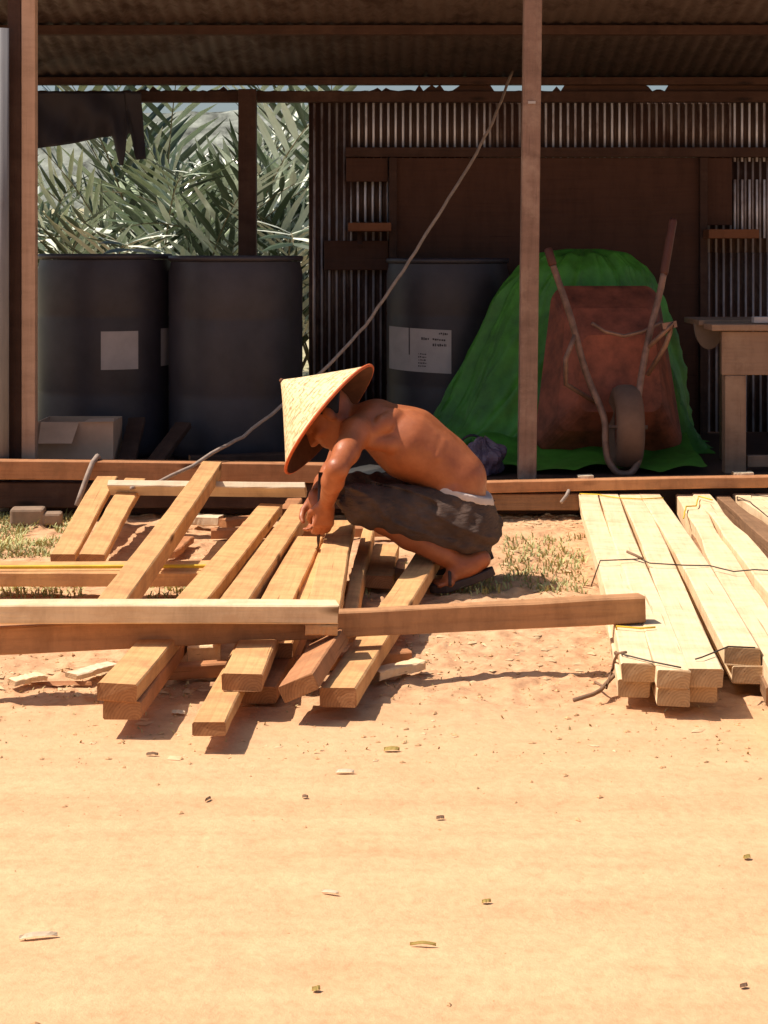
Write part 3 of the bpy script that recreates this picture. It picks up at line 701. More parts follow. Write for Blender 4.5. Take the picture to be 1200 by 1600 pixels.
# ------------------------------------------------------------------ WHEELBARROW
def barrow():
    t = thing('wheelbarrow', 'rusty red wheelbarrow tipped up on its nose against the green tarp', 'wheelbarrow', (1.17, 8.03, FZ))
    def ringp(x0, x1, z0, z1, Y0, Y1, c, n=6):
        out = []
        for (cx, cz, a0) in ((x1 - c, z1 - c, 0), (x0 + c, z1 - c, 90), (x0 + c, z0 + c, 180), (x1 - c, z0 + c, 270)):
            for k in range(n):
                a = R(a0 + 90 * k / (n - 1)); x = cx + c * math.cos(a); z = cz + c * math.sin(a)
                out.append(Vector((x, Y0 + (Y1 - Y0) * (z - z0) / (z1 - z0), z)))
        return out
    def X(px, Y=8.3): return (px - CX) * Y / F
    def Z(py, Y=8.3): return H - (py - HY) * Y / F
    rim = ringp(X(842), X(1067), Z(706), Z(451), 8.36, 8.50, .07)
    lip = ringp(X(838), X(1071), Z(709), Z(448), 8.38, 8.52, .075)
    mid = ringp(X(868), X(1047), Z(672), Z(482), 8.24, 8.34, .07)
    bot = ringp(X(898), X(1030), Z(640), Z(522), 8.175, 8.22, .06)
    mx = (X(842) + X(1067)) / 2; zb_, zt_ = Z(706), Z(451)
    for ring in (rim, lip, mid, bot):
        for v in ring: v.x = mx + (v.x - mx) * (1 - .30 * max(0, (v.z - zb_) / (zt_ - zb_)) ** 2.2)
    mb = MB(); n = len(rim)
    for ring in (lip, rim, mid, bot): mb.v += [tuple(v) for v in ring]
    for j in range(3):
        for i in range(n): mb.f.append((j * n + i, j * n + (i + 1) % n, (j + 1) * n + (i + 1) % n, (j + 1) * n + i)); mb.m.append(0)
    mb.f.append(tuple(3 * n + i for i in range(n))); mb.m.append(0)
    o = part(mb, 'tray', M['rustpaint'], t, False); o.modifiers.new('solid', 'SOLIDIFY').thickness = .003
    e = o.modifiers.new('es', 'EDGE_SPLIT'); e.split_angle = R(28)
    fr = [(864, 415, 8.16), (870, 432, 8.15), (893, 500, 8.09), (915, 580, 8.05), (943, 650, 7.98), (946, 690, 7.95), (950, 718, 7.94), (962, 736, 7.935), (975, 740.5, 7.93), (988, 737, 7.935), (998, 718, 7.94), (1000, 690, 7.95), (996, 650, 7.98), (1000, 600, 8.03), (1013, 530, 8.09), (1030, 462, 8.14), (1037, 428, 8.16)]
    pts = [P(*q) for q in fr]; P3 = []
    for i in range(len(pts) - 1):
        p0, p1, p2, p3 = pts[max(0, i - 1)], pts[i], pts[i + 1], pts[min(len(pts) - 1, i + 2)]
        for k in range(4):
            s = k / 4; P3.append(.5 * ((2 * p1) + (-p0 + p2) * s + (2 * p0 - 5 * p1 + 4 * p2 - p3) * s * s + (-p0 + 3 * p1 - 3 * p2 + p3) * s ** 3))
    P3.append(pts[-1]); mb = MB(); mb.tube(P3, .0165, 12); part(mb, 'frame_tube', M['tube'], t, True)
    for a, b in (((864, 415, 8.16), (856, 388, 8.18)), ((1037, 430, 8.16), (1052, 342, 8.22))):
        mb = MB(); A, B = P(*a), P(*b); mb.tube([A, A + (B - A) * .06, A + (B - A) * .94, B], [.017, .021, .021, .016], 12); part(mb, 'grip', M['grip'], t, True)
    # legs: bent straps from the frame towards the viewer and back to the tray
    for side in ((900, 520, 8.08, 884, 560, 884, 600, 930, 628), (1010, 545, 8.08, 1052, 506, 1040, 540, 1012, 585)):
        a = P(side[0], side[1], side[2]); b = P(side[3], side[4], 8.0); c = P(side[5], side[6], 8.05); d = P(side[7], side[8], 8.17)
        mb = MB(); mb.tube([a, a.lerp(b, .5), b, b.lerp(c, .5), c, c.lerp(d, .5), d], .012, 8); part(mb, 'leg', M['tube'], t, True)
    mb = MB(); mb.tube([P(925, 505, 8.1), P(945, 518, 8.12), P(975, 525, 8.13), P(1005, 518, 8.12), P(1035, 503, 8.09)], .009, 8); part(mb, 'brace', M['tube'], t, True)
    mb = MB(); mb.box(P(1046, 508, 8.02), (.07, .02, .03), Matrix.Rotation(R(-10), 3, 'Y')); part(mb, 'foot_plate', M['tube'], t)
    # wheel
    c = Vector(((978 - CX) * 8.06 / F, 8.06, FZ + .215)); rot = Matrix.Rotation(R(90), 3, 'Y')
    mb = MB(); r = .205; hw = .068
    prof = [(r * .62, -hw * .6), (r * .8, -hw), (r * .93, -hw * .85), (r, -hw * .45), (r * 1.01, 0), (r, hw * .45), (r * .93, hw * .85), (r * .8, hw), (r * .62, hw * .6), (r * .62, -hw * .6)]
    mb.lathe(prof, c, 48, 0, rot.to_4x4())
    tw = part(mb, 'tyre', M['tyre'], t, True)
    mb = MB(); mb.lathe([(0, -.02), (r * .55, -.02), (r * .64, -.04), (r * .64, .04), (r * .55, .02), (0, .02)], c, 32, 0, rot.to_4x4()); part(mb, 'wheel_rim', M['rustpaint'], t, True)
    mb = MB(); mb.tube([c + Vector((-.105, 0, 0)), c + Vector((.105, 0, 0))], .01, 8); part(mb, 'axle', M['tube'], t, True)
barrow()

# bag
def bag():
    mb = MB(); c = P(757, 716, 7.95); n = 40; m_ = 20; r = random.Random(4); ph = [r.uniform(0, 6) for _ in range(6)]
    for j in range(m_ + 1):
        th = math.pi * j / m_
        for i in range(n):
            a = 2 * math.pi * i / n
            k = 1 + .12 * math.sin(3 * a + ph[0] + 2 * th) + .08 * math.sin(7 * a - 3 * th + ph[1]) + .05 * math.sin(13 * a + 6 * th) + .1 * math.sin(5 * th + ph[2] + a)
            mb.v.append((c.x + .10 * k * math.sin(th) * math.cos(a), c.y + .09 * k * math.sin(th) * math.sin(a), max(FZ + .002, c.z + .085 * k * math.cos(th))))
    for j in range(m_):
        for i in range(n): mb.f.append((j * n + i, j * n + (i + 1) % n, (j + 1) * n + (i + 1) % n, (j + 1) * n + i)); mb.m.append(0)
    t = thing('plastic_bag', 'dark purple grey crumpled bag on the shed floor behind the person', 'bag', (c.x, c.y, FZ))
    part(mb, 'bag_body', M['bag'], t)
    mb = MB(); mb.tube([P(718 + 20 - 20 * math.cos(q), 700 - 20 * math.sin(q), 7.98) for q in np.linspace(.1, math.pi - .1, 12)], .006, 8); part(mb, 'handle', M['tarp_d'], t, True)
bag()

# workbench
def bench():
    t = thing('workbench', 'grey brown wooden workbench with a deep front board at the right edge', 'table', (1.9, 8.2, FZ))
    def bx(name, px0, px1, py0, py1, y0, y1, m='bench', tilt=0):
        Y = y0; x0, x1 = (px0 - CX) * Y / F, (px1 - CX) * Y / F; z1, z0 = H - (py0 - HY) * Y / F, H - (py1 - HY) * Y / F
        dims = (x1 - x0, y1 - y0, z1 - z0); ax = 0 if dims[0] > dims[2] else 2
        mb = MB(); d = dims if ax == 0 else (dims[2], dims[1], dims[0]); mb.box((0, 0, 0), d); o = mb.build(name, M[m]); o.parent = t
        o.matrix_local = Matrix.Translation(Vector(((x0 + x1) / 2, (y0 + y1) / 2, (z0 + z1) / 2)) - ORIG[t.name]) @ (Matrix.Identity(4) if ax == 0 else Matrix.Rotation(R(-90), 4, 'Y'))
        bevel(o, .004); return o
    bx('apron', 1128, 1400, 518, 586, 8.0, 8.035)
    bx('tabletop', 1112, 1420, 507, 517, 7.975, 8.18); bx('tabletop', 1092, 1420, 500, 509, 8.19, 8.6)
    bx('leg', 1133, 1166, 586.5, 741, 8.0, 8.08); bx('leg', 1362, 1396, 586.5, 741, 8.0, 8.08)
    bx('leg', 1128, 1160, 512, 726, 8.5, 8.57); bx('stretcher', 1168, 1360, 712, 730, 8.03, 8.07)
    c = P(1190, 501, 8.05); c.z += .004
    mb = MB(); mb.box((0, 0, 0), (.085, .06, .03)); o = mb.build('paper_packet', M['paper']); o.location = c; bevel(o, .003)
    tag(o, 'small white packet lying on the workbench corner', 'packet')
    mb = MB(); n = 24; cc = P(1108, 505, 8.28)
    for y in (0, .02):
        for k in range(n + 1): a = math.pi + math.pi * k / n; mb.v.append((cc.x + .075 * math.cos(a), cc.y + y, cc.z + .13 * math.sin(a)))
    mb.f.append(tuple(range(n + 1))); mb.f.append(tuple(range(n + 1, 2 * n + 2))[::-1]); mb.m += [0, 0]
    for k in range(n): mb.f.append((k, n + 1 + k, n + 2 + k, k + 1)); mb.m.append(0)
    mb.f.append((n, 2 * n + 1, n + 1, 0)); mb.m.append(0)
    tag(mb.build('rounded_board', M['disc'], origin=cc), 'grey half round board hanging at the left side of the workbench', 'board')
bench()
board('timber_offcut', 'small bright offcut on the shed edge beneath the front post', P(902, 743, 7.66), P(927, 742, 7.66), .05, .02, 'white', cat='offcut')
board('timber_offcut', 'small bright offcut on the shed edge below the workbench leg', P(1145, 738, 7.66), P(1176, 737, 7.66), .05, .02, 'white', cat='offcut')

# rope
rp = [(800, 112), (786, 150), (770, 190), (738, 252), (700, 312), (640, 408), (570, 510), (515, 570), (437, 637), (380, 682), (330, 709), (300, 728), (250, 752), (205, 763)]
ry = np.interp(np.linspace(0, 1, len(rp)), [0, .78, 1], [9.55, 7.75, 7.2]); ry = np.interp(np.arange(len(rp)), [0, 10, 11, 12, 13], [9.58, 7.56, 7.50, 7.35, 7.15])
line_thing('rope', 'long pale rope stretched from the roof down past the straw hat to the boards', 'rope', [P(a, b, y) for (a, b), y in zip(rp, ry)], .0085, 'rope', n=8)
line_thing('cord', 'short pale cord hung over the shed edge beam left of the slanted beam', 'cord', [P(158, 724, 7.66), P(151, 714, 7.60), P(143, 724, 7.54), P(137, 745, 7.53), P(129, 772, 7.5), P(120, 790, 7.48)], .012, 'rope', n=8)
line_thing('cord', 'thin pale strip standing under the right shed edge beside the pale stack', 'cord', [P(889, 766, 7.55), P(884, 775, 7.53), P(877, 785, 7.5)], .008, 'rope')

# concrete blocks under the left edge
for (c, d, lab) in [((44, 766), (.15, .10, .075), 'grey concrete block under the shed edge at the far left'), ((82, 778), (.09, .08, .055), 'grey concrete block in the weeds beside the left short board')]:
    q = P(c[0], c[1], 7.45); mb = MB(); mb.box((0, 0, 0), d); o = mb.build('concrete_block', M['block']); o.location = (q.x, q.y, d[2] / 2 - .005); bevel(o, .012, 2); o.rotation_euler.z = random.uniform(-.15, .15)
    tag(o, lab, 'block', 'grey blocks under the shed edge')

# ------------------------------------------------------------------ PERSON (signed distance field -> one continuous surface)
VOX = .005
class SDF:
    def __init__(s, lo, hi, vox=VOX):
        s.vox = vox; s.lo = np.array(lo, float); s.n = np.ceil((np.array(hi) - s.lo) / vox).astype(int) + 1
        s.d = np.full(s.n, 0.25, np.float32)
    def win(s, lo, hi):
        a = np.clip(np.floor((np.array(lo) - s.lo) / s.vox).astype(int), 0, s.n); b = np.clip(np.ceil((np.array(hi) - s.lo) / s.vox).astype(int) + 1, 0, s.n)
        g = [s.lo[i] + s.vox * np.arange(a[i], b[i]) for i in range(3)]
        return tuple(slice(a[i], b[i]) for i in range(3)), np.meshgrid(*g, indexing='ij')
    def blend(s, sl, d, k, sub=False):
        o = s.d[sl]
        if sub: s.d[sl] = np.maximum(o, -d); return
        if k <= 0: s.d[sl] = np.minimum(o, d); return
        h = np.clip(.5 + .5 * (o - d) / k, 0, 1); s.d[sl] = o * (1 - h) + d * h - k * h * (1 - h)
    def cap(s, a, b, ra, rb, k=.02):
        a = np.array(a); b = np.array(b); r = max(ra, rb) + k + .05
        sl, (x, y, z) = s.win(np.minimum(a, b) - r, np.maximum(a, b) + r)
        ab = b - a; t = np.clip(((x - a[0]) * ab[0] + (y - a[1]) * ab[1] + (z - a[2]) * ab[2]) / max(1e-9, ab @ ab), 0, 1)
        d = np.sqrt((x - a[0] - t * ab[0]) ** 2 + (y - a[1] - t * ab[1]) ** 2 + (z - a[2] - t * ab[2]) ** 2) - (ra + (rb - ra) * t)
        s.blend(sl, d, k)
    def ell(s, c, axes, rad, k=.02, sub=False):
        c = np.array(c); r = max(rad) + k + .05; sl, (x, y, z) = s.win(c - r, c + r)
        q = np.stack([x - c[0], y - c[1], z - c[2]], -1) @ np.array(axes).T
        e = q / np.array(rad); l = np.linalg.norm(e, axis=-1); l2 = np.linalg.norm(e / np.array(rad), axis=-1)
        d = l * (l - 1) / np.maximum(l2, 1e-6)
        s.blend(sl, d, k, sub)
    def chain(s, pts, rad, k=.02):
        for i in range(len(pts) - 1): s.cap(pts[i], pts[i + 1], rad[i], rad[i + 1], k)
    def mesh(s):
        d = s.d; nx, ny, nz = d.shape; ins = d < 0
        c = np.zeros((nx - 1, ny - 1, nz - 1), int)
        for i in (0, 1):
            for j in (0, 1):
                for k in (0, 1): c += ins[i:nx - 1 + i, j:ny - 1 + j, k:nz - 1 + k]
        act = (c > 0) & (c < 8); idx = np.full(act.shape, -1); ii = np.argwhere(act); idx[act] = np.arange(len(ii))
        acc = np.zeros((len(ii), 3)); cnt = np.zeros(len(ii))
        cor = [(i, j, k) for i in (0, 1) for j in (0, 1) for k in (0, 1)]
        for p in cor:
            for ax in range(3):
                if p[ax]: continue
                q = list(p); q[ax] = 1
                va = d[ii[:, 0] + p[0], ii[:, 1] + p[1], ii[:, 2] + p[2]]; vb = d[ii[:, 0] + q[0], ii[:, 1] + q[1], ii[:, 2] + q[2]]
                m_ = (va < 0) != (vb < 0); t = np.where(m_, va / np.where(m_, va - vb, 1), 0)
                pt = np.tile(np.array(p, float), (len(ii), 1)); pt[:, ax] += t
                acc[m_] += pt[m_]; cnt[m_] += 1
        V = s.lo + (ii + acc / cnt[:, None]) * s.vox
        Fs = []
        for ax in range(3):
            sl0 = [slice(None)] * 3; sl1 = [slice(None)] * 3; sl0[ax] = slice(0, -1); sl1[ax] = slice(1, None)
            a = ins[tuple(sl0)]; b = ins[tuple(sl1)]; e = np.argwhere(a != b)
            o1, o2 = [(1, 2), (2, 0), (0, 1)][ax]
            e = e[(e[:, o1] > 0) & (e[:, o2] > 0) & (e[:, o1] < d.shape[o1] - 1) & (e[:, o2] < d.shape[o2] - 1)]
            fl = a[tuple(e.T)]
            def at(d1, d2):
                q = e.copy(); q[:, o1] += d1; q[:, o2] += d2; return idx[tuple(q.T)]
            quad = np.stack([at(-1, -1), at(0, -1), at(0, 0), at(-1, 0)], -1)
            quad[~fl] = quad[~fl][:, ::-1]
            Fs.append(quad)
        return V, np.concatenate(Fs)
    def build(s, name, m_, root, smooth_it=2, top=None):
        V, Fq = s.mesh(); o0 = np.array(ORIG[(top or root).name]); mb = MB()
        # light laplacian smoothing
        for _ in range(smooth_it):
            acc = np.zeros_like(V); cn = np.zeros(len(V))
            for a, b in ((0, 1), (1, 2), (2, 3), (3, 0)):
                np.add.at(acc, Fq[:, a], V[Fq[:, b]]); np.add.at(acc, Fq[:, b], V[Fq[:, a]]); np.add.at(cn, Fq[:, a], 1); np.add.at(cn, Fq[:, b], 1)
            V = V * .5 + .5 * acc / cn[:, None]
        mb.v = (V - o0).tolist(); mb.f = Fq.tolist(); mb.m = [0] * len(Fq)
        return mb.build(name, m_, root, True)

def person():
    t = thing('person', 'shirtless squatting person in a conical straw hat and dark shorts working on the boards', 'person', (.15, 6.1, 0))
    p = lambda a, b, Y: np.array(P(a, b, Y))
    lo, hi = (-.40, 5.62, -.01), (.52, 6.52, .78)
    B = SDF(lo, hi); YC = 6.12
    # trunk
    for dy, kx in ((-.046, 1), (.046, 1)):
        B.chain([p(722, 806, YC + dy), p(713, 748, YC + dy), p(674, 716, YC + dy * 1.1), p(636, 693, YC + dy * 1.3), p(590, 667, YC + dy * 1.35)], [.088, .096, .101, .112, .080], .05)
    B.chain([p(690, 722, YC), p(640, 692, YC), p(588, 664, YC)], [.10, .118, .09], .04)
    # shoulder girdle, scapulae
    B.chain([p(588, 655, YC - .03), p(556, 676, YC - .165)], [.062, .056], .03); B.chain([p(588, 655, YC + .03), p(562, 672, YC + .165)], [.062, .056], .03)
    B.chain([p(616, 652, YC - .10), p(600, 664, YC - .145), p(582, 676, YC - .16)], [.034, .036, .030], .010); B.chain([p(606, 645, YC - .09), p(640, 690, YC - .150)], [.020, .022], .014); B.chain([p(612, 660, YC + .11), p(590, 668, YC + .14)], [.04, .036], .02)
    B.chain([p(645, 698, YC - .135), p(610, 694, YC - .156), p(578, 690, YC - .158)], [.026, .032, .030], .010)   # lat edge by the armpit
    for i, (x, y) in enumerate(((655, 700), (668, 708), (682, 718), (643, 694))):       # ribs
        B.chain([p(x + 10, y - 26, YC - .122), p(x, y - 4, YC - .150), p(x - 16, y + 24, YC - .130)], [.006, .009, .006], .020)
    B.chain([p(735, 765, YC - .10), p(710, 770, YC - .13), p(690, 765, YC - .12)], [.02, .03, .02], .02)  # belly fold
    # neck + head
    u = Vector((-.76, .14, .63)).normalized(); f = Vector((-.62, -.10, -.78)); f = (f - u * f.dot(u)).normalized(); sde = u.cross(f).normalized()
    hc = P(513, 651, 6.11); A = [tuple(f), tuple(sde), tuple(u)]
    hp = lambda a, b, c: np.array(hc + f * a + sde * b + u * c)
    B.chain([p(592, 658, YC), hp(-.035, 0, -.06)], [.062, .052], .03)
    B.ell(hp(-.008, 0, .02), A, (.098, .076, .100), .02)
    B.chain([hp(.045, .0, -.03), hp(.062, 0, -.088)], [.052, .028], .03)       # face, jaw to chin
    for sg in (-1, 1):
        B.chain([hp(-.015, sg * .05, -.045), hp(.05, sg * .018, -.088)], [.026, .02], .02)
        B.ell(hp(.062, sg * .038, -.018), A, (.026, .024, .018), .012)          # cheekbones
        B.ell(hp(.096, sg * .032, .016), A, (.014, .017, .010), .001, True)       # eye sockets
        B.ell(hp(.078, sg * .031, .014), A, (.013, .013, .012), .004)            # eyeball under the lid
        B.ell(hp(-.01, sg * .080, -.005), A, (.019, .010, .031), .006)           # ears
    B.chain([hp(.092, 0, .018), hp(.112, 0, -.022)], [.009, .013], .010); B.ell(hp(.100, 0, -.026), A, (.014, .020, .010), .008)   # nose
    B.chain([hp(.084, -.03, .034), hp(.092, 0, .030), hp(.084, .03, .034)], [.011, .010, .011], .01)     # brow
    B.chain([hp(.082, -.022, -.052), hp(.090, 0, -.051), hp(.082, .022, -.052)], [.006, .008, .006], .005)
    B.chain([hp(.080, -.019, -.064), hp(.087, 0, -.065), hp(.080, .019, -.064)], [.006, .008, .006], .005)
    # near (left) arm
    B.chain([p(556, 677, YC - .165), p(541, 706, YC - .27), p(527, 732, YC - .36)], [.054, .044, .037], .025)
    B.chain([p(527, 732, YC - .36), p(520, 752, YC - .32), p(510, 788, YC - .17)], [.038, .039, .026], .015)
    # far arm
    B.chain([p(562, 672, YC + .165), p(535, 712, YC + .22), p(518, 738, YC + .24)], [.055, .047, .040], .025)
    B.chain([p(518, 738, YC + .24), p(508, 755, YC + .18), p(494, 776, YC + .03)], [.040, .040, .027], .015)
    # hands
    def hand(wr, d, bk, sd, curl):
        d = d.normalized(); sd = (sd - d * sd.dot(d)).normalized(); bk = d.cross(sd).normalized() * (1 if d.cross(sd).dot(bk) > 0 else -1)
        q = lambda a, b, c: np.array(wr + d * a + sd * b + bk * c)
        B.chain([q(-.005, 0, 0), q(.03, 0, 0)], [.026, .026], .012)
        for b in (-.026, -.009, .009, .026): B.chain([q(.015, b * .6, 0), q(.075, b, .004)], [.017, .0135], .010)
        for i, (b, ln) in enumerate(((-.027, .80), (-.009, .95), (.0095, 1.0), (.028, .92))):
            a = curl; x, c = .078, .004; pts = [q(x, b, c)]
            for seg in (.040, .026, .021):
                x += math.cos(a) * seg * ln; c -= math.sin(a) * seg * ln; b2_ = b * (1 - .25 * (x - .078) / .08); pts.append(q(x, b2_, c)); a += curl * .9
            B.chain(pts, [.0098, .0092, .0084, .0072], .003)
        B.chain([q(.015, .024, -.006), q(.045, .046, -.020), q(.075, .046, -.034), q(.097, .036, -.040)], [.017, .0125, .0105, .008], .006)
    wn = P(510, 788, YC - .17)
    hand(wn, P(500, 850, YC - .12) - wn, Vector((.2, -1, 0)), Vector((-1, -.25, 0)), .42)
    wf = P(494, 776, YC + .03)
    hand(wf, P(497, 838, YC - .03) - wf, Vector((.6, 1, .2)), Vector((-.7, .5, 0)), .5)
    # legs
    for (hip, knee, mid_, ank, k2) in ((p(720, 824, YC - .09), p(568, 792, YC - .15), p(640, 836, YC - .15), p(724, 884, YC - .15), 0), (p(720, 814, YC + .09), p(554, 772, YC + .15), p(620, 815, YC + .16), p(716, 868, YC + .17), 1)):
        B.chain([hip, (hip + knee) / 2, knee], [.072, .068, .052], .03)
        B.chain([knee, knee * .55 + mid_ * .45, mid_, mid_ * .4 + ank * .6, ank], [.050, .049, .050, .038, .036], .02)
        B.chain([knee * .4 + mid_ * .6, mid_ * .6 + ank * .4], [.035, .03], .02)
    # feet: ball on the ground, heels lifted
    for (ank, heel, ball) in ((p(724, 884, YC - .15), p(752, 874, YC - .15), p(702, 911, YC - .165)), (p(716, 868, YC + .17), p(748, 858, YC + .17), p(700, 891, YC + .17))):
        ball = ball.copy(); ball[2] = max(.036, ball[2]); dirn = (ball - heel); dirn /= np.linalg.norm(dirn)
        B.chain([heel, ank * .5 + heel * .5 + np.array([0, 0, -.01]), ank], [.030, .032, .036], .02)
        B.chain([heel, (heel + ball) / 2 + np.array([0, 0, .006]), ball], [.029, .030, .022], .02); B.chain([ank, ball + np.array([0, 0, .012])], [.034, .02], .02)
        B.cap(ball + np.array([0, -.03, 0]), ball + np.array([0, .03, 0]), .02, .02, .015)
        for i, off in enumerate((-.034, -.018, -.002, .014, .032)):
            ln = (.030, .036, .040, .042, .046)[i]; bb = ball + np.array([-.008, off, -.004]); B.cap(bb, bb + np.array([-ln, off * .15, -.006]), .0095, .0085 if i < 4 else .012, .004)
    B.build('person_body', M['skin'], t, 2)
    # hair under the hat
    Hh = SDF((-.36, 5.95, .42), (.02, 6.25, .76)); Hh.ell(hp(-.016, 0, .026), A, (.100, .082, .104), 0)
    sl, (x, y, z) = Hh.win(Hh.lo, Hh.lo + Hh.n * Hh.vox); q = np.stack([x - hc.x, y - hc.y, z - hc.z], -1)
    qa = q @ np.array(f); qu = q @ np.array(u); Hh.d = np.maximum(Hh.d, np.maximum(qa - .05 - (qu - .06) * .9, -(qu + .055 + qa * .8) ))
    Hh.build('hair', M['hair'], t, 1)
    # shorts
    Sx = SDF((-.25, 5.72, .02), (.52, 6.52, .52))
    for dy in (-.065, .065):
        Sx.chain([p(728, 824, YC + dy * .8), p(716, 770, YC + dy * .8)], [.120, .116], .05)
    for (hip, knee, e) in ((p(724, 826, YC - .10), p(568, 788, YC - .15), 0), (p(722, 816, YC + .10), p(554, 771, YC + .155), 1)):
        Sx.chain([hip, hip * .5 + knee * .5 + np.array([0, 0, .004]), knee], [.102, .096, .079], .035)
    sl, (x, y, z) = Sx.win(Sx.lo, Sx.lo + Sx.n * Sx.vox)
    wz_ = .010 * np.sin(x * 26 + z * 60 + 2.2 * np.sin(z * 22 + y * 9)) + .006 * np.sin(x * 62 - z * 48 + 1.6 * np.sin(x * 19 + y * 17)) + .004 * np.sin(x * 105 + z * 120 + 2 * np.sin(y * 30))
    Sx.d = Sx.d + wz_.astype(np.float32) * .55 - .012 * (np.clip(1 - np.abs(np.sin(x * 17 + z * 42 + 1.3 * np.sin(z * 25 + y * 11)))*2.2, 0, 1) * np.clip((z - .14) / .12, 0, 1)).astype(np.float32)
    # cut at the waist and at the hems
    wc = P(742, 774, YC); wn_ = Vector((.27, 0, .96)).normalized()
    Sx.d = np.maximum(Sx.d, (x - wc.x) * wn_.x + (z - wc.z) * wn_.z)
    kx = P(541, 790, YC - .15);     Sx.build('shorts', M['cloth'], t, 2)
    # waistband
    W = SDF((.1, 5.85, .24), (.52, 6.40, .48))
    for dy in (-.065, .065): W.chain([p(728, 824, YC + dy * .8), p(716, 770, YC + dy * .8)], [.121, .117], .05)
    sl, (x, y, z) = W.win(W.lo, W.lo + W.n * W.vox); h_ = (x - wc.x) * wn_.x + (z - wc.z) * wn_.z
    W.d = np.maximum(W.d, np.abs(h_ - .004) - .0135)
    W.build('waistband', M['band'], t, 2)
    # sandals
    for (heel, ball, yy) in ((P(772, 891, YC - .15), P(697, 921, YC - .165), YC - .15), (P(770, 866, YC + .17), P(697, 900, YC + .17), YC + .17)):
        heel = heel.copy(); ball = ball.copy(); ball.z = .014; toe = ball + Vector((-.06, 0, -.004)); n = 12; mb = MB()
        path = [heel, heel.lerp(ball, .5) + Vector((0, 0, -.004)), ball, toe]; wd_ = [.030, .034, .046, .030]
        vs = []
        for i in range(13):
            s = i / 12 * 3; j = min(2, int(s)); c = path[j].lerp(path[j + 1], s - j); wv = wd_[j] + (wd_[j + 1] - wd_[j]) * (s - j)
            if i in (0, 12): wv *= .6
            tn = (path[j + 1] - path[j]).normalized(); up = Vector((-tn.z, 0, tn.x)) if tn.x > 0 else Vector((tn.z, 0, -tn.x))
            for (sy, su) in ((-1, -1), (1, -1), (1, 1), (-1, 1)): vs.append(c + Vector((0, sy * wv, 0)) + up * su * .014)
        fs = [(0, 1, 2, 3), (51, 50, 49, 48)]
        for i in range(12):
            for k in range(4): fs.append((i * 4 + k, (i + 1) * 4 + k, (i + 1) * 4 + (k + 1) % 4, i * 4 + (k + 1) % 4))
        mb.add(vs, fs); o = bevel(part(mb, 'sandal', M['sandal'], t), .004)
        mb = MB(); c = ball + Vector((.012, 0, .0)); arc = [c + Vector((.02 * math.sin(a) * 0, -.05 * math.cos(a), .012 + .046 * math.sin(a))) for a in np.linspace(0, math.pi, 12)]
        mb.tube(arc, .006, 8); part(mb, 'strap', M['sandal'], o, True, top=t)
    # hat
    ax = Vector((-.775, .215, .594)).normalized(); rc = P(515, 655, 6.08); Lh, Rr = .232, .247
    hat = thing('straw_hat', 'conical pale woven straw hat with an orange rim on the head of the squatting person', 'hat', tuple(rc))
    e1 = ax.orthogonal().normalized(); e2 = ax.cross(e1); n = 72; mb = MB(); uvs = []
    prof = [(0.0, 1.0), (.03, .985), (.08, .93), (.2, .80), (.4, .595), (.6, .395), (.8, .195), (.96, .04), (1.0, .0)]
    def ring(rn, h, off=0): return [rc + ax * (h * Lh - off) + (e1 * math.cos(2 * math.pi * k / n) + e2 * math.sin(2 * math.pi * k / n)) * rn * Rr for k in range(n)]
    for rn, h in prof: mb.v += [tuple(v) for v in ring(rn, h)]
    for i in range(len(prof) - 1):
        for k in range(n):
            mb.f.append((i * n + k, i * n + (k + 1) % n, (i + 1) * n + (k + 1) % n, (i + 1) * n + k)); mb.m.append(0)
            sl_ = [math.hypot(Rr, Lh) * prof[i][0], math.hypot(Rr, Lh) * prof[i + 1][0]]
            for (kk, s) in ((k, sl_[0]), (k + 1, sl_[0]), (k + 1, sl_[1]), (k, sl_[1])): uvs.append((kk / n * 2 * math.pi * Rr * .9, s))
    o = part(mb, 'hat_cone', M['hat'], hat, True); uvl = o.data.uv_layers.new(name='UVMap')
    for i, uvv in enumerate(uvs): uvl.data[i].uv = uvv
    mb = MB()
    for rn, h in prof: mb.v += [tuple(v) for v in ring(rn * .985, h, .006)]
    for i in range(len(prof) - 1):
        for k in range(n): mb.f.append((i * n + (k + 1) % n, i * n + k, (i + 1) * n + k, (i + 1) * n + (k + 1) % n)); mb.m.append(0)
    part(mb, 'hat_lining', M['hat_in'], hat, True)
    mb = MB(); rg = [Vector(v) for v in ring(1.0, 0)]; mb.tube(rg + rg[:1], .0062, 8, cap=False); part(mb, 'hat_rim', M['hat_rim'], hat, True)
    mb = MB(); mb.tube([rc + ax * (Lh - .006), rc + ax * (Lh + .006)], [.011, .006], 8); part(mb, 'hat_tip', M['hat_in'], hat, True)
    mb = MB(); a = P(501, 738, YC - .085); b = P(497, 856, YC - .105); mb.tube([a, a.lerp(b, .55), a.lerp(b, .6), a.lerp(b, .9), b], [.008, .008, .006, .006, .002], 10)
    tag(mb.build('marking_stick', M['tool'], smooth=True, origin=b), 'thin dark marking stick held upright in the hand over the boards', 'tool')
person()

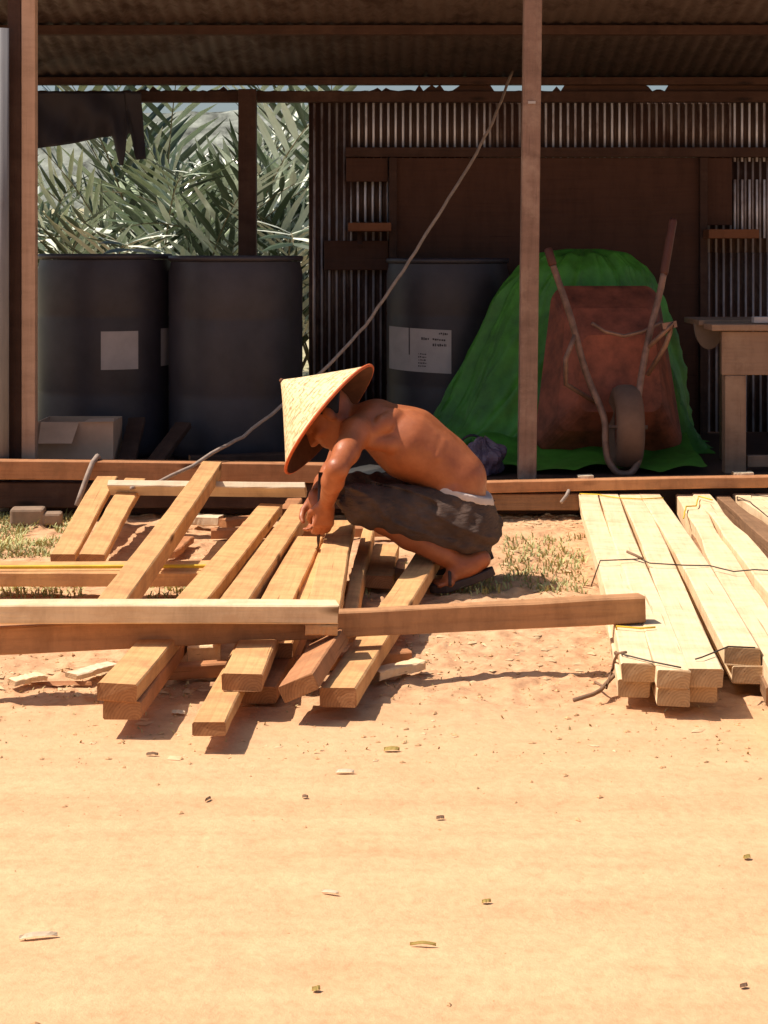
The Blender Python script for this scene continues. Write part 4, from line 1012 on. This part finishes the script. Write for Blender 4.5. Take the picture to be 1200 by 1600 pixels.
# ------------------------------------------------------------------ PLANTS behind the shed
def frond_mesh(name, Ln, arch, nl, ll, lw, m_, seed):
    r = random.Random(seed); mb = MB(); pts = []; ang = R(r.uniform(78, 88)); p_ = Vector((0, 0, 0)); ns = 22
    for i in range(ns + 1):
        pts.append(p_.copy()); p_ += Vector((math.cos(ang), 0, math.sin(ang))) * Ln / ns; ang -= arch / ns * (.4 + 1.3 * i / ns)
    mb.tube(pts, [.013 * (1 - .8 * i / ns) for i in range(ns + 1)], 5, 0)
    for i in range(nl):
        s = .22 + .77 * i / (nl - 1); k = s * ns; j = min(ns - 1, int(k)); c = pts[j].lerp(pts[j + 1], k - j); tn = (pts[j + 1] - pts[j]).normalized()
        up = Vector((-tn.z, 0, tn.x))
        for sg in (-1, 1):
            l = ll * (1 - abs(s - .5) ** 2 * 2.2) * r.uniform(.8, 1.15); d = (Vector((0, sg, 0)) * .80 + tn * .80 + up * r.uniform(.15, .5)).normalized()
            wv = tn.cross(d).cross(d).normalized() if False else (tn - d * tn.dot(d)).normalized()
            wd_ = lw * r.uniform(.8, 1.2); dr = r.uniform(.0, .22); vs = []
            for q, ww in ((0, .5), (.3, 1), (.65, .8), (1, .06)):
                base = c + d * l * q + Vector((0, 0, -dr * l * q * q)); vs += [base - wv * wd_ * ww / 2, base + up * wd_ * .12 * ww, base + wv * wd_ * ww / 2]
            fs = []
            for q in range(3):
                for e in range(2): fs.append((q * 3 + e, q * 3 + e + 1, q * 3 + e + 4, q * 3 + e + 3))
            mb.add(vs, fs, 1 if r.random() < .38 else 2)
    me_o = mb.build(name, [M['stem'], M['leaf'], m_]); return me_o
protos = []
for i in range(6):
    o = frond_mesh('frond', 2.3, R(38 + 15 * i), 17, .64, .050, M['leaf3'] if i % 3 == 0 else M['leaf2'], 20 + i); protos.append(o)
proto_me = [o.data for o in protos]
for o in protos: bpy.data.objects.remove(o)
spots = [(-2.20, 10.75, .62, 'small palm low at the left of the view behind the shed'), (-1.86, 11.1, .82, 'palm above the left black drum'), (-1.62, 11.9, 1.0, 'tall palm with upright fronds in the middle of the view behind the shed'),
         (-1.3, 11.5, .85, 'palm with arching fronds above the gap between the two drums'), (-1.22, 12.4, 1.0, 'tall palm just left of the back post'), (-.70, 11.8, .98, 'palm in the narrow gap right of the back post'),
         (-.40, 12.2, 1.05, 'palm behind the narrow gap, next to the corrugated wall'), (-2.75, 12.6, .72, 'small palm at the far left behind the hanging tarp'), (-1.72, 12.8, 1.02, 'tall palm with wide fronds behind the ragged end of the hanging tarp'), (-.55, 13.4, 1.05, 'tall palm at the back beside the corrugated wall'), (-2.45, 11.6, .7, 'low palm behind the post at the left'), (-1.0, 11.1, .52, 'low palm directly behind the drum without label'),
         (-2.1, 13.6, .9, 'palm farther back, seen between the front palms'), (-1.05, 14.0, 1.0, 'palm farthest back of the group, right of the back post')]
for i, (x, y, sc, lab) in enumerate(spots):
    t = thing('palm_plant', lab, 'palm', (x, y, gz(x, y)), 'young palms behind the shed'); r = random.Random(100 + i); nf = 9
    for k in range(nf):
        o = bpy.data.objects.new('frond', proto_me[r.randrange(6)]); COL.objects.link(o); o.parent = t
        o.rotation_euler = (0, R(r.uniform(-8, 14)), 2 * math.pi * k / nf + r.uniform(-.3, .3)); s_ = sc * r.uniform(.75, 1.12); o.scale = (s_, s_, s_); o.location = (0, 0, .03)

# ------------------------------------------------------------------ grass, litter
def blades(name, regions, m_, label, seed, hmin, hmax, wd=.006):
    r = random.Random(seed); mb = MB()
    for (px0, px1, py0, py1, n) in regions:
        for _ in range(n):
            px, py = r.uniform(px0, px1), r.uniform(py0, py1); c = G(px, py, 0)
            if vnoise(np.array([c.x * 6]), np.array([c.y * 6]), 11)[0] < -.12: continue
            c.z = gz(c.x, c.y) - .004; h = r.uniform(hmin, hmax); a = r.uniform(0, 6.28); d = Vector((math.cos(a), math.sin(a), 0)); w_ = Vector((-d.y, d.x, 0)) * wd * r.uniform(.6, 1.4); ln = r.uniform(.2, 1.1) * h
            mb.add([c - w_, c + w_, c + d * ln * .4 + Vector((0, 0, h * .6)) + w_ * .8, c + d * ln * .4 + Vector((0, 0, h * .6)) - w_ * .8, c + d * ln + Vector((0, 0, h * .85))], [(0, 1, 2, 3), (3, 2, 4)])
    return tag(mb.build(name, m_), label, None, kind='stuff')
greg = [(-40, 118, 772, 868, 3600), (230, 300, 893, 935, 260), (0, 130, 908, 935, 260), (785, 915, 835, 925, 900), (690, 780, 905, 930, 160), (570, 640, 870, 935, 60), (-40, 60, 745, 775, 120), (1090, 1150, 800, 850, 60)]
blades('grass', greg, M['grass'], 'short green weeds growing by the shed edge and around the boards', 31, .010, .045, .0032)
blades('dry_grass', [(-40, 118, 772, 870, 500), (780, 915, 800, 925, 420), (300, 420, 800, 930, 200), (0, 300, 1035, 1085, 260), (560, 960, 985, 1075, 260), (0, 1200, 1080, 1180, 160)], M['dry'], 'dry pale straw scattered between the boards', 32, .004, .018, .003)
def litter(name, n_list, m_, label, seed, smin, smax, flat=.35):
    r = random.Random(seed); mb = MB()
    for (px0, px1, py0, py1, n) in n_list:
        for _ in range(n):
            c = G(r.uniform(px0, px1), r.uniform(py0, py1), 0); s = smin * (smax / smin) ** (r.random() ** 2.2); a = r.uniform(0, 6.28); rot = Matrix.Rotation(a, 3, 'Z')
            c.z = gz(c.x, c.y) + s * flat * .3; el = r.uniform(.5, 1.6)
            base = [Vector((1, 0, 0)), Vector((0, 1, 0)), Vector((-1, 0, 0)), Vector((0, -1, 0)), Vector((0, 0, 1)), Vector((0, 0, -1))]
            vs = [rot @ Vector((v.x * s * el, v.y * s / el ** .5, v.z * s * flat)) * r.uniform(.7, 1.25) + c for v in base]
            mb.add(vs, [(0, 1, 4), (1, 2, 4), (2, 3, 4), (3, 0, 4), (1, 0, 5), (2, 1, 5), (3, 2, 5), (0, 3, 5)])
    return tag(mb.build(name, m_), label, None, kind='stuff')
litter('dirt_clods', [(-40, 1240, 1085, 1200, 420), (-40, 1240, 1200, 1300, 50), (-40, 1240, 1300, 1620, 14), (-40, 960, 985, 1090, 800), (230, 960, 800, 985, 800), (780, 960, 795, 935, 300)], M['clod'], 'small clods and pebbles scattered over the dirt', 41, .002, .0085, .6)
litter('bark_chips', [(-40, 320, 1030, 1080, 240), (560, 960, 985, 1060, 140), (290, 480, 795, 935, 260), (780, 905, 795, 822, 420), (-40, 130, 745, 790, 80), (780, 910, 830, 925, 80), (560, 700, 840, 935, 70), (-40, 1240, 1090, 1190, 40), (0, 130, 850, 935, 90)], M['chip'], 'pale wood chips and bark scraps around the sawn boards', 42, .004, .024, .22)
def chip(px, py, ln, wd_, m_, label, name='wood_chip', cat='wood chip', a=None, grp='single scraps lying on the dirt road'):
    c = G(px, py, 0); r = random.Random(int(px * 7 + py)); mb = MB(); n = 6; ln *= .95; wd_ *= .9
    for i in range(n + 1):
        u = i / n - .5; ww = wd_ * (1 - (abs(u) * 2) ** 3 * .6) * r.uniform(.8, 1.1); zz = .0025 + min(.004, ln * .07) * (1 - 4 * u * u) + r.uniform(0, .0012)
        mb.v += [(u * ln, -ww / 2, zz - .002), (u * ln, 0, zz + wd_ * .28), (u * ln, ww / 2, zz - .002), (u * ln, 0, zz - .004)]
    for i in range(n):
        for k in range(4): mb.f.append((i * 4 + k, i * 4 + (k + 1) % 4, (i + 1) * 4 + (k + 1) % 4, (i + 1) * 4 + k)); mb.m.append(0)
    mb.f += [(3, 2, 1, 0), (n * 4, n * 4 + 1, n * 4 + 2, n * 4 + 3)]; mb.m += [0, 0]
    o = mb.build(name, M[m_]); o.location = (c.x, c.y, gz(c.x, c.y) + .003); o.rotation_euler.z = a if a is not None else r.uniform(-.5, .5)
    tag(o, label, cat, grp)
chip(539, 1210, .045, .014, 'white', 'white chip on the dirt just in front of the left board pile', a=.0)
chip(516, 1401, .034, .008, 'white', 'thin pale chip in the middle of the dirt road')
chip(60, 1467, .07, .014, 'white', 'long pale splinter at the lower left of the road', a=.25)
chip(661, 1482, .048, .007, 'leafbit', 'long thin dry stem low on the road, right of the middle', a=-.05)
chip(688, 1280, .018, .012, 'twig', 'small dark chip on the road right of the white chip')
chip(760, 1413, .018, .010, 'leafbit', 'brown crumpled leaf bit right of the thin pale chip', 'leaf_scrap', 'leaf')
chip(1167, 1344, .016, .014, 'leafbit', 'yellow leaf bit at the right edge of the road', 'leaf_scrap', 'leaf')
chip(494, 1553, .014, .013, 'leafbit', 'small dark yellow leaf bit near the bottom of the road', 'leaf_scrap', 'leaf')
chip(325, 1250, .022, .008, 'twig', 'short dark twig bit on the road below the foremost board end', 'twig', 'twig', 1.1)
chip(477, 1247, .014, .010, 'twig', 'tiny dark twig bit left of the small dark chip', 'twig', 'twig')
chip(612, 1176, .04, .02, 'leafbit', 'curled brown leaf on the dirt in front of the rightmost board', 'leaf_scrap', 'leaf')
chip(238, 1183, .03, .010, 'twig', 'dark bark scrap in front of the stacked pair of boards', 'bark_scrap', 'bark')
chip(279, 1118, .04, .02, 'white', 'white scrap beside the shadow of the stacked boards', a=-.3)
chip(90, 1065, .20, .03, 'red', 'long strip of bark on the dirt at the left under the brown beam', 'bark_strip', 'bark', a=.08)
chip(230, 1042, .16, .025, 'pale', 'pale strip of bark on the dirt left of the stacked boards', 'bark_strip', 'bark', a=-.1)
chip(1162, 1547, .014, .01, 'twig', 'tiny twig bit at the lower right of the road', 'twig', 'twig')
